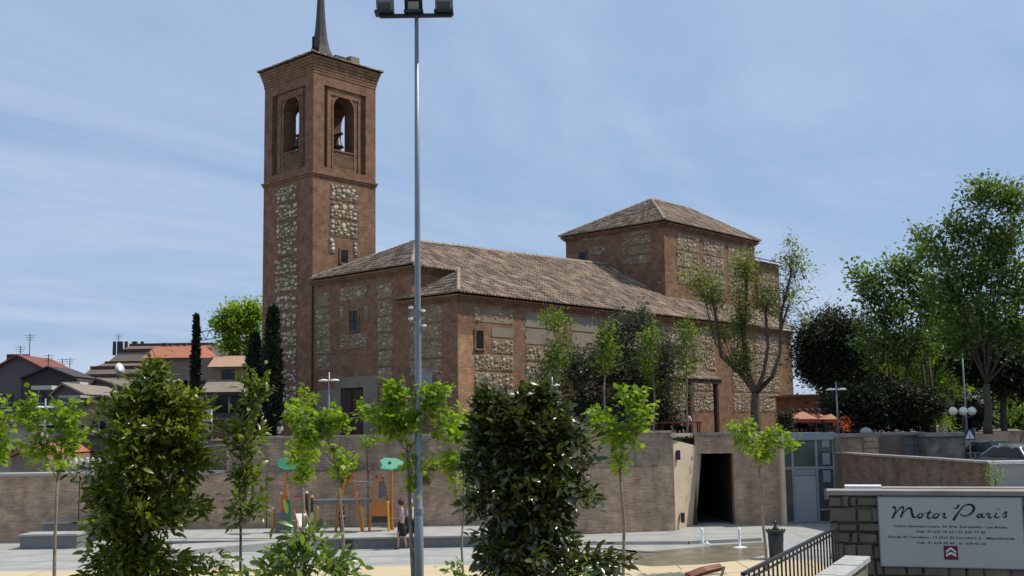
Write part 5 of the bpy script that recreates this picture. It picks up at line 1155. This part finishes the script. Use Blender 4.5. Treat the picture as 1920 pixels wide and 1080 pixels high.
s.box(-bw/2-e, bw/2+e, -.006, .036, bh, bh+e); s.box(-bw/2-e, bw/2+e, -.006, .036, -e, 0); s.box(-bw/2-e, -bw/2, -.006, .036, 0, bh); s.box(bw/2, bw/2+e, -.006, .036, 0, bh); s.build('edge_trim', m_galv, sg)
m_ink = mat('black_lettering', (.012, .012, .014), .5)
# brush lettering: strokes given in pixels of the enlarged sign (1920 x 924 for the board region), half widths in the same unit
def sp2(x, y): return (-bw/2+(x/1920*270+1650-1648)/269*bw, bh-(y/924*130-4)/131*bh)
def stroke(mb, pts):
    pts = [(*sp2(x, y), w) for x, y, w in pts]; P_ = []
    for i in range(len(pts)-1):     # Catmull-Rom
        p0 = pts[max(i-1, 0)]; p1 = pts[i]; p2 = pts[i+1]; p3 = pts[min(i+2, len(pts)-1)]
        for k in range(5):
            t_ = k/5; P_.append(tuple(.5*((2*p1[c])+(-p0[c]+p2[c])*t_+(2*p0[c]-5*p1[c]+4*p2[c]-p3[c])*t_*t_+(-p0[c]+3*p1[c]-3*p2[c]+p3[c])*t_**3) for c in range(3)))
    P_.append(pts[-1]); b = len(mb.v); u_ = bw/1920
    for i, (x, z_, w) in enumerate(P_):
        q = P_[min(i+1, len(P_)-1)]; r_ = P_[max(i-1, 0)]; d = Vector((q[0]-r_[0], q[1]-r_[1])); d = d.normalized() if d.length > 0 else Vector((1, 0)); nx, nz_ = -d.y, d.x; w = max(w, 2)*u_
        mb.v += [(x+nx*w, -.004, z_+nz_*w), (x-nx*w, -.004, z_-nz_*w)]
    for i in range(len(P_)-1): mb.f.append((b+2*i, b+2*i+1, b+2*i+3, b+2*i+2)); mb.m.append(0)
L_ = {
 'M': [[(205, 180, 4), (180, 178, 6), (190, 160, 10), (215, 165, 13), (222, 200, 9), (200, 255, 12), (170, 315, 16)], [(185, 300, 5), (240, 220, 6), (300, 165, 12), (325, 165, 14), (322, 200, 9), (285, 300, 15)], [(295, 285, 5), (350, 205, 7), (400, 175, 14), (430, 178, 16), (437, 220, 17), (450, 280, 18), (470, 300, 12), (505, 285, 4)]],
 'o': [[(565, 245, 6), (530, 262, 9), (515, 290, 11), (535, 305, 13), (570, 290, 10), (585, 258, 8), (562, 240, 7), (575, 250, 5), (615, 252, 4)]],
 't': [[(690, 200, 8), (665, 245, 10), (648, 290, 12), (665, 308, 12), (705, 300, 4)], [(630, 240, 7), (665, 238, 9), (712, 232, 7)]],
 'o2': [[(775, 245, 6), (740, 262, 9), (725, 290, 12), (748, 304, 13), (785, 290, 10), (798, 258, 9), (775, 240, 7), (790, 250, 5), (830, 252, 4)]],
 'r': [[(848, 262, 5), (868, 240, 10), (885, 250, 10), (872, 275, 9), (865, 295, 12), (885, 300, 10), (912, 290, 4)]],
 'P': [[(1030, 160, 5), (1020, 172, 9), (1050, 165, 11), (1072, 135, 14), (1085, 120, 4)], [(1150, 130, 5), (1095, 190, 8), (1040, 260, 14), (990, 335, 17)], [(1070, 215, 4), (1120, 155, 7), (1185, 122, 10), (1245, 125, 16), (1275, 165, 18), (1250, 220, 14), (1190, 265, 9), (1130, 272, 9), (1085, 248, 10)]],
 'a': [[(1375, 240, 6), (1335, 248, 9), (1310, 275, 11), (1325, 292, 12), (1362, 272, 8), (1382, 240, 9), (1372, 275, 11), (1390, 290, 10), (1415, 280, 4)]],
 'r2': [[(1425, 262, 5), (1442, 240, 10), (1475, 245, 9), (1468, 262, 9), (1458, 285, 12), (1480, 293, 10), (1515, 280, 4)]],
 'i': [[(1570, 225, 8), (1550, 260, 11), (1545, 285, 12), (1568, 292, 9), (1610, 275, 4)]], 'dot': [[(1585, 172, 12), (1592, 182, 12)]],
 's': [[(1640, 262, 4), (1670, 225, 8), (1690, 212, 9), (1705, 225, 7), (1690, 232, 5), (1688, 250, 11), (1685, 275, 11), (1660, 285, 9), (1645, 272, 6)]]}
for kk, st_ in L_.items():
    s = MB()
    for q in st_: stroke(s, q)
    s.build('letter', m_ink, sg)
def text_line(body, x0, x1, yb, par):
    cu = bpy.data.curves.new('text_line', 'FONT'); cu.body = body; cu.size = 1; cu.align_x = 'LEFT'; cu.resolution_u = 2; cu.offset = .012
    o = bpy.data.objects.new('text_line', cu); COL.objects.link(o); bpy.context.view_layer.update(); w_ = o.dimensions.x; cu.materials.append(m_ink)
    a = sp2(x0, yb); b = sp2(x1, yb); k_ = (b[0]-a[0])/w_; o.parent = par; o.rotation_euler = (math.pi/2, 0, 0); o.location = (a[0], -.004, a[1]); o.scale = (k_, .052, 1)
    bpy.context.view_layer.update(); me_ = bpy.data.meshes.new_from_object(o); q_ = link('lettering', me_, par); q_.rotation_euler = o.rotation_euler; q_.location = o.location; q_.scale = o.scale; bpy.data.objects.remove(o)
text_line('Calles Huertas/Locars, 36 (Pol. Európolis) - Las Rozas', 180, 1690, 432, sg)
text_line('Telf.: 91 637 79 67 / 91 637 77 42', 480, 1405, 505, sg)
text_line('Ronda El Carralero, 13 (Pol. El Carralero I) - Majadahonda', 100, 1780, 580, sg)
text_line('Telf.: 91 634 49 44 - 91 634 42 50', 480, 1405, 655, sg)
a = sp2(842, 858); b = sp2(1028, 674); em = MB().box(a[0], b[0], -.006, -.002, a[1], b[1]).build('emblem', mat('dark_red_emblem', (.16, .015, .03), .5), sg)
for (yt, yb_) in ((690, 775), (755, 838)):
    s = MB(); t1 = sp2(935, yt); w_ = 28/924*130/131*bh*1.1; l_ = sp2(868, yb_-18 if yt > 700 else yb_); r_ = sp2(1004, yb_-18 if yt > 700 else yb_)
    s.add([(l_[0], -.009, l_[1]), (t1[0], -.009, t1[1]-w_), (t1[0], -.009, t1[1]), (l_[0], -.009, l_[1]+w_), (r_[0], -.009, r_[1]), (r_[0], -.009, r_[1]+w_)], [(0, 1, 2, 3), (1, 4, 5, 2)]); s.build('chevron', m_white, em)
# second wall behind the sign wall
A2 = atY(1586, 917, 20.2); t = thing('rear_stone_wall', 'second stone wall just behind the sign wall, with one bright white coping slab', 'wall', (A2.x, A2.y, 0), ang); z2 = A2.z-.02
MB().box(0, 5, .04, .45, 0, z2).build('wall_core', m_coping, t); MB().box(-.02, .62, -.03, .5, z2, z2+.075).build('white_slab', m_white, t); MB().box(.63, 5, -.02, .48, z2, z2+.045).build('coping', m_coping, t)
# kerb wall with railing running towards the camera
K1 = Vector((5.40, 17.55, 0)); K2 = Vector((3.1, 12.9, 0)); kd = (K2-K1).normalized(); kn = Vector((kd.y, -kd.x, 0)); kz = 2.27
kw = thing('kerb_wall', 'low mossy wall topped with pale stone slabs leading down from the sign wall', 'wall', tuple(K1)); ln = (K2-K1).length
pp = lambda a, off: K1+kd*a+kn*off
def kbox(a0, a1, o0, o1, z0, z1, nm, m, par):
    s = MB(); q = [pp(a0, o0), pp(a1, o0), pp(a1, o1), pp(a0, o1)]; s.add([(v.x, v.y, z0) for v in q]+[(v.x, v.y, z1) for v in q], [(3, 2, 1, 0), (4, 5, 6, 7), (0, 1, 5, 4), (1, 2, 6, 5), (2, 3, 7, 6), (3, 0, 4, 7)]); return s.build(nm, m, par, world=True)
sgn = 1 if kn.x < 0 else -1
kbox(0, ln, -.14, .14, 0, kz-.07, 'wall_body', mat('mossy_stone', (.24, .23, .15), .9, var=.9, vscale=6, col2=(.10, .10, .06), bump=.6), kw)
for i in range(9): kbox(i*ln/9+.01, (i+1)*ln/9-.01, -.19, .19, kz-.07, kz+random.uniform(-.006, .006), 'coping_slab', mat('pale_slab', (.50, .50, .47), .8, var=.7, vscale=5) if i == 0 else bpy.data.materials['pale_slab'], kw)
rl = thing('railing', 'black metal handrail with upright balusters beside the sign wall', 'railing', tuple(K1)); ro = .32*sgn; rz_ = 2.70
a = pp(-.12, ro); b = pp(ln+.6, ro)
MB().bar((a.x, a.y, rz_), (b.x, b.y, rz_), .05, .035).build('top_rail', m_black, rl, world=True); MB().bar((a.x, a.y, rz_-.08), (b.x, b.y, rz_-.08), .03, .02).build('lower_rail', m_black, rl, world=True); MB().bar((a.x, a.y, 1.82), (b.x, b.y, 1.82), .03, .02).build('bottom_rail', m_black, rl, world=True)
d = -.12
while d < ln+.6:
    q = pp(d, ro); MB().box(q.x-.011, q.x+.011, q.y-.011, q.y+.011, 1.7, rz_-.015).build('baluster', m_black, rl, world=True); d += .235
# stone steps beyond the railing
stp = thing('stone_steps', 'flight of pale stone steps going down behind the railing', 'steps', tuple(K1))
for i in range(10):
    q = pp(.2+i*.42, ro+(.25)*sgn); z_ = 1.9-i*.13
    s = MB(); c = [pp(-.1+i*.34, ro+.10*sgn), pp(.24+i*.34, ro+.10*sgn), pp(.24+i*.34, ro+1.5*sgn), pp(-.1+i*.34, ro+1.5*sgn)]
    s.add([(v.x, v.y, 0) for v in c]+[(v.x, v.y, z_) for v in c], [(3, 2, 1, 0), (4, 5, 6, 7), (0, 1, 5, 4), (1, 2, 6, 5), (2, 3, 7, 6), (3, 0, 4, 7)]); s.build('step', m_conc, stp, world=True)

# ------------------------------------------------------------------ cars on the upper street
def car(label, px, Y, rz, m, z=1.9):
    p = gbase(px, Y, z, 840); t = thing('parked_car', label, 'car', tuple(p), rz, 'cars parked under the trees')
    prof = [(-2.05, .35), (-2.1, .62), (-1.95, .86), (-1.55, .95), (-.95, 1.38), (-.2, 1.46), (.55, 1.42), (1.15, .98), (1.85, .86), (2.08, .62), (2.05, .35)]
    n = len(prof)
    def shell(pr, hw_top, hw): return [(x, -(hw_top if z_ > 1.1 else hw), z_) for x, z_ in pr]+[(x, (hw_top if z_ > 1.1 else hw), z_) for x, z_ in pr]
    s = MB(); s.add(shell(prof, .62, .84), [tuple(range(n)), tuple(range(2*n-1, n-1, -1))]+[(i, n+i, n+(i+1) % n, (i+1) % n) for i in range(n)]); s.build('body', m, t)
    gl = [(-1.40, 1.0), (-.92, 1.34), (.50, 1.36), (1.02, 1.0)]
    for sd_ in (-1, 1): s = MB(); s.add([(x, sd_*(.86 if z_ < 1.1 else .66), z_) for x, z_ in gl], [(0, 1, 2, 3)]); s.build('side_window', m_pane, t)
    for (xa, za, xb, zb_) in ((-1.56, .98, -.98, 1.36), (1.14, 1.01, .60, 1.40)): s = MB(); dx = .02*(1 if xa > 0 else -1); s.add([(xa+dx, -.74, za+.02), (xa+dx, .74, za+.02), (xb+dx, .58, zb_+.02), (xb+dx, -.58, zb_+.02)], [(0, 1, 2, 3)]); s.build('windscreen', m_pane, t)
    for x in (-1.3, 1.3):
        for y in (-.78, .78): w = MB().tube([(x, y-.09, .31), (x, y+.09, .31)], .31, 16).build('wheel', m_black, t); MB().tube([(x, y-.1, .31), (x, y+.1, .31)], .17, 12).build('rim', m_galv, w)
    for y in (-.6, .6): MB().box(-2.12, -2.05, y-.15, y+.15, .62, .74).build('headlight', m_lamp, t)
m_silver = mat('silver_paint', (.35, .37, .38), .3, metal=.5, coat=.5); m_dcar = mat('dark_car_paint', (.05, .07, .08), .3, coat=.6)
car('silver car nearest the right edge behind the grey parapet', 1905, 44, R(105), m_silver)
car('dark blue grey car just left of the silver one', 1868, 50, R(105), m_dcar)
car('white car parked farther back under the trees', 1855, 58, R(100), mat('white_car_paint', (.6, .6, .6), .3, coat=.5))
car('yellowish taxi-like car at the back under the dark tree', 1895, 66, R(95), mat('yellow_car_paint', (.45, .42, .12), .3, coat=.5))
car('dark car in shade just right of the pedestrian sign', 1845, 54, R(20), m_dcar)
t = thing('motorcycle', 'dark red parked motorcycle right of the pedestrian sign', 'motorcycle', gbase(1832, 46.5, 1.9, 840), R(80))
for x in (-.65, .65): MB().tube([(x, -.06, .3), (x, .06, .3)], .3, 14).build('wheel', m_black, t)
MB().prism([(-.45, -.13), (.45, -.13), (.45, .13), (-.45, .13)], .45, .85, top=[(-.3, -.1), (.3, -.1), (.3, .1), (-.3, .1)]).build('tank', m_red, t)
MB().box(-.75, -.1, -.12, .12, .78, .88).build('saddle', m_black, t); s = MB(); s.bar((.65, 0, .3), (.4, 0, 1.05), .05); s.bar((.4, -.35, 1.05), (.4, .35, 1.05), .03); s.build('fork', m_galv, t); MB().box(-.3, .3, -.12, .12, .2, .46).build('engine', m_steel, t)

# ------------------------------------------------------------------ town on the left
def tower_windows(t, x0, x1, y, zs_, n, m=m_pane, w=.9, h=1.1):
    for z_ in zs_:
        for i in range(n):
            x = x0+(x1-x0)*(i+.5)/n; f = MB().box(x-w/2, x+w/2, y-.04, y+.02, z_, z_+h).build('window', m, t, world=True)
            s = MB(); s.box(x-w/2-.08, x+w/2+.08, y-.08, y-.03, z_-.08, z_); s.box(x-.03, x+.03, y-.06, y-.041, z_, z_+h); s.build('frame', m_offwhite, f)
def chimney(t, px, py, Y, w=.5, h=1.2, m=None): p = atY(px, py, Y); MB().box(p.x-w/2, p.x+w/2, Y, Y+w, p.z-h, p.z).build('chimney', m or m_brick, t, world=True, uv=True)
def antenna(label, px, y0, y1, Y, bars=3):
    a = atY(px, y0, Y); b = atY(px, y1, Y); o = MB(); o.tube([(0, 0, 0), (0, 0, a.z-b.z)], .035, 5)
    for k in range(bars): o.bar((-.45+.08*k, 0, a.z-b.z-.12-.2*k), (.45-.08*k, 0, a.z-b.z-.12-.2*k), .03)
    o = o.build('antenna', m_steel); o.location = b; tag(o, label, 'antenna', 'television aerials on the town roofs')
m_bwall = mat('brown_render', (.24, .185, .145), .9, var=.4, vscale=.4); m_broof = mat('brown_roof', (.19, .155, .125), .9, var=.5, vscale=.5, col2=(.13, .105, .085)); m_band = mat('dark_red_band', (.11, .045, .035), .8)
m_rroof = mat('red_tile_roof', (.42, .15, .085), .9, var=.5, vscale=1.2); m_dwall = mat('dark_house_wall', (.15, .13, .13), .9, var=.5, vscale=.5); m_droof = mat('dark_roof', (.075, .06, .058), .9, var=.5)  # town roofs and dark grey house wall colour
Y = 120
bA = thing('apartment_building', 'large brown apartment block with stepped banded mansard roof', 'building', (atY(300, 800, Y).x, Y, 0))
tiers = [((148, 720), (150, 712)), ((150, 712), (160, 690)), ((160, 690), (182, 680)), ((182, 680), (200, 658)), ((200, 658), (216, 646))]
xr_ = atY(370, 700, Y).x; yy = Y
prev = None
zl = [atY(148, 712, Y).z-.5]+[atY(p, q, Y+1.2*i).z for i, (p, q) in enumerate(((150, 703), (162, 688), (180, 679), (201, 656), (215, 646)), 1)]
xs_ = [atY(p, q, Y).x for p, q in ((145, 712), (148, 703), (160, 688), (180, 679), (201, 656), (213, 646))]
for i in range(5):
    dy0, dy1 = i*1.2, (i+1)*1.2; x0, x1 = xs_[i], xs_[i+1]; s = MB(); s.add([(x0, Y+dy0, zl[i]), (xr_, Y+dy0, zl[i]), (xr_, Y+dy1, zl[i+1]), (x1, Y+dy1, zl[i+1]), (x0, Y+22, zl[i]), (x1, Y+20, zl[i+1]), (xr_, Y+22, zl[i]), (xr_, Y+20, zl[i+1])], [(0, 1, 2, 3), (0, 3, 5, 4), (1, 6, 7, 2), (4, 5, 7, 6), (3, 2, 7, 5)]); s.build('roof_tier', m_broof if i else m_bwall, bA, world=True)
    MB().box(x1-.25, xr_+.1, Y+dy1-.4, Y+dy1+.5, zl[i+1]-.25, zl[i+1]+.05).build('roof_band', m_band, bA, world=True)
MB().box(xs_[0], xr_, Y, Y+22, -.02, zl[0]).build('wall', m_bwall, bA, world=True)
tower_windows(bA, xs_[0]+1, xr_-1, Y, (zl[0]-3.2, zl[0]-6), 7)
for px in (214, 222, 227, 236, 250, 254, 266): chimney(bA, px, 640, Y+6, .3, 1.6, m_droof)
Y = 112; bB = thing('townhouse', 'brown townhouse with bright red tiled roof and row of chimneys', 'building', (atY(330, 800, Y).x, Y, 0)); a = atY(283, 672, Y); b = atY(402, 672, Y); c = atY(275, 650, Y+5)
MB().box(a.x, b.x, Y, Y+10, -.02, a.z).build('wall', m_bwall, bB, world=True); s = MB(); s.add([(a.x-.8, Y-.5, a.z), (b.x-1.6, Y-.5, a.z), (b.x-2.4, Y+5, c.z), (a.x-1.2, Y+5, c.z), (b.x-1.6, Y+10.5, a.z), (a.x-.8, Y+10.5, a.z)], [(0, 1, 2, 3), (3, 2, 4, 5), (0, 3, 5), (1, 4, 2)]); s.build('roof', m_rroof, bB, world=True)
for px in (306, 310, 320, 334, 346): chimney(bB, px, 643, Y+5, .28, 1.4, m_droof)
tower_windows(bB, a.x+3, b.x-1, Y, (a.z-3.4,), 4, w=.8)
Y = 90; bC = thing('townhouse', 'house with tiled lean-to, grey roof deck and railed balcony left of the tower', 'building', (atY(425, 800, Y).x, Y, 0)); a = atY(398, 688, Y); b = atY(470, 688, Y); zz_ = a.z
MB().box(a.x, b.x, Y, Y+10, -.02, zz_).build('wall', mat('tan_render', (.27, .20, .14), .9, var=.4), bC, world=True); s = MB(); q = atY(390, 668, Y+3); s.add([(a.x-.3, Y-.4, zz_), (b.x, Y-.4, zz_), (b.x, Y+3, q.z), (a.x-.6, Y+3, q.z)], [(0, 1, 2, 3)]); s.build('roof', mat('pale_tile_roof', (.48, .30, .2), .9, var=.6, vscale=4), bC, world=True)
w0 = atY(427, 700, Y); MB().box(w0.x-.5, w0.x+.6, Y-.05, Y+.02, w0.z-.7, w0.z+.3).build('window', m_pane, bC, world=True)
z1_ = atY(400, 712, Y).z; z2_ = atY(400, 735, Y-3).z; a2 = atY(372, 735, Y-3); s = MB(); s.add([(a2.x, Y-3, z2_), (b.x, Y-3, z2_), (b.x, Y-.02, z1_), (a2.x, Y-.02, z1_)], [(0, 1, 2, 3)]); s.build('roof_deck', m_plaster, bC, world=True)
MB().box(a2.x, b.x, Y-3, Y-2.9, z2_-.25, z2_).build('fascia', m_wood, bC, world=True); MB().box(a2.x, b.x, Y-1.5, Y-.5, -.02, z2_-.3).build('lower_wall', m_dwall, bC, world=True)
z3_ = atY(400, 787, Y-3).z; MB().box(a2.x, b.x, Y-3, Y-2.8, z3_-2.5, z3_).build('balcony_front', m_brick, bC, world=True, uv=True); MB().box(a2.x, b.x, Y-3.1, Y-2.7, z3_, z3_+.1).build('balcony_coping', m_coping, bC, world=True)
w0 = atY(430, 755, Y-1.5); f = MB().box(w0.x-1.1, w0.x+1.1, Y-1.55, Y-1.5, w0.z-.8, w0.z+.5).build('window', m_pane, bC, world=True); MB().box(w0.x-.05, w0.x+.05, Y-1.6, Y-1.55, w0.z-.8, w0.z+.5).build('frame', m_offwhite, f)
p = atY(387, 779, 80); t = thing('air_conditioner', 'white air conditioning unit with round fan grille by the left magnolia', 'air conditioner', (p.x, 80, p.z-.45)); MB().box(-.35, .35, 0, .3, 0, .85).build('casing', m_white, t); MB().tube([(0, -.015, .45), (0, .0, .45)], .25, 16).build('fan_grille', m_black, t)
MB().box(-.4, .4, .02, .28, -8, 0).build('support', m_dwall, t)
p = atY(222, 695, 100); t = thing('satellite_dish', 'white satellite dish tilted on a town roof', 'satellite dish', (p.x, 100, p.z-1)); s = MB(); s.tube([(0, 0, 1), (.10, -.03, 1.02), (.16, -.05, 1.03)], [.1, .45, .7], 16); s.build('dish', m_white, t, smooth=True); MB().tube([(0, 0, 0), (0, 0, 1)], .05, 6).build('mast', m_steel, t)
# front gable house between
def gable(label, name, Y, xl_, xr_, ye, xa, ya, wall, roof, dep=10, nwin=3, extra=None):
    a = atY(xl_, ye, Y); b = atY(xr_, ye, Y); c = atY(xa, ya, Y); t = thing(name, label, 'building', ((a.x+b.x)/2, Y, 0)); s = MB()
    s.box(a.x, b.x, Y, Y+dep, -.02, a.z); s.add([(a.x, Y, a.z), (b.x, Y, a.z), (c.x, Y, c.z)], [(0, 1, 2)]); s.build('wall', wall, t, world=True)
    s = MB(); o = .35; th = .16
    for (p_, q_) in ((a, c), (c, b)):
        p_ = Vector((p_.x, 0, a.z if p_ is not c else c.z)); q_ = Vector((q_.x, 0, a.z if q_ is not c else c.z))
        s.add([(p_.x, Y-o, p_.z+.02), (q_.x, Y-o, q_.z+.02), (q_.x, Y+dep+o, q_.z+.02), (p_.x, Y+dep+o, p_.z+.02), (p_.x, Y-o, p_.z+th), (q_.x, Y-o, q_.z+th), (q_.x, Y+dep+o, q_.z+th), (p_.x, Y+dep+o, p_.z+th)], [(0, 1, 5, 4), (4, 5, 6, 7), (3, 2, 1, 0), (2, 3, 7, 6)])
    s.build('roof', roof, t, world=True)
    if nwin: tower_windows(t, a.x+.6, b.x-.6, Y, (a.z-1.8,), nwin, w=.8, h=1)
    return t
g = gable('dark gabled house with red roof edge at the far left', 'gabled_house', 88, -60, 135, 722, 35, 668, m_dwall, mat('dark_red_tile', (.24, .085, .06), .9, var=.6, vscale=1.5), nwin=4, dep=6)
for px in (18, 30, 46): chimney(g, px, 664, 92, .5, 1.3, m_droof)
g = gable('dark grey gabled house with two chimneys behind the far-left roofs', 'gabled_house', 84, 40, 145, 712, 92, 690, m_droof, m_droof, nwin=2, dep=4)
for px in (87, 93): chimney(g, px, 689, 85, .4, .9, m_droof)
gable('house with brown gable in front of the apartment block', 'gabled_house', 78, 150, 300, 752, 182, 712, m_dwall, m_broof, nwin=3, dep=5)
gable('mauve grey house between the young tree and the left magnolia', 'gabled_house', 70, 95, 165, 745, 120, 722, mat('mauve_render', (.16, .13, .15), .9, var=.4), m_plaster, nwin=2)
gable('small house with ochre side wall behind the left magnolia', 'gabled_house', 66, 150, 260, 765, 190, 745, mat('ochre_render', (.36, .27, .13), .9, var=.3), m_broof, nwin=2)
gable('low grey shed roof at the far left above the brick wall', 'shed', 58, -40, 78, 805, 30, 795, m_conc, m_plaster, nwin=2)
gable('low house with orange roof beyond the white pickets', 'shed', 54, 20, 90, 858, 66, 838, m_plaster, m_rroof, nwin=0)
gable('dark low house between picket fence and magnolia', 'shed', 60, 80, 240, 830, 150, 812, m_dwall, m_broof, nwin=3)
gable('grey walled yard building behind the young magnolia', 'shed', 62, 370, 480, 842, 420, 836, mat('sandy_render', (.24, .19, .13), .9, var=.4), m_conc, nwin=0)
for q in (('tall thin aerial above the red roof at far left', 55, 626, 668, 92), ('short aerial above the leftmost gable', 38, 648, 668, 92), ('aerial above the dark grey gable', 90, 664, 692, 86), ('left one of the aerial pair in the gap of the skyline', 116, 672, 710, 96), ('right one of the aerial pair in the gap of the skyline', 130, 671, 712, 96), ('aerial on top of the stepped apartment block', 222, 626, 648, 124)): antenna(*q)
for lb, x0_, x1_, y0_, y1_, Y_, m_ in (('pale flat canopy roof above the left young tree', 68, 106, 724, 731, 74, m_offwhite), ('white balcony railing panel low in the skyline gap', 124, 158, 717, 723, 82, m_offwhite), ('thin pale awning over the mauve house', 120, 160, 742, 746, 68, m_conc)):
    a = atY(x0_, y0_, Y_); b = atY(x1_, y1_, Y_); t = thing('canopy', lb, 'canopy', ((a.x+b.x)/2, Y_, 0)); MB().box(a.x, b.x, Y_-.8, Y_+.8, b.z, a.z).build('roof_sheet', m_, t, world=True)
    for x in (a.x+.1, b.x-.1): MB().box(x-.05, x+.05, Y_+.5, Y_+.6, 0, b.z).build('post', m_dwall, t, world=True)
# picket fence on the low wall
a = atY(108, 890, 45.2); t = thing('picket_fence', 'white round-topped picket fence on the low wall left of the magnolia', 'fence', (a.x, 45.2, zb1+.1)); n = 11
for i in range(n):
    x = i*.24; h = .52+.2*i/n+random.uniform(-.03, .03); MB().lathe([(.075, 0), (.08, h*.85), (.06, h*.95), (.015, h)], (x, 0, 0), 10).build('picket', m_offwhite, t, smooth=True)
# crane
Y = 150; a = atY(378, 638, Y); b = atY(500, 620, Y); t = thing('tower_crane', 'thin blue-green lattice crane jib behind the bright tree', 'crane', (b.x, Y, 0)); s = MB(); mcr = mat('crane_paint', (.10, .22, .25), .6)
dv = (b-a); n = 16
for k in range(n):
    p = a+dv*k/n; q = a+dv*(k+1)/n; u = Vector((0, 0, 1.2)); s.bar(p, q, .12); s.bar(p+u, q+u, .12); s.bar(p, q+u if k % 2 else q, .08) if False else s.bar(p if k % 2 else p+u, q+u if k % 2 else q, .08)
s.build('jib', mcr, t, world=True); s = MB()
for k in range(14): z_ = k*1.4; s.bar((b.x-.6, Y, z_), (b.x+.6, Y, z_+1.4), .08)
for x in (-.6, .6): s.bar((b.x+x, Y, 0), (b.x+x, Y, b.z+1.5), .14)
s.build('mast', mcr, t, world=True)
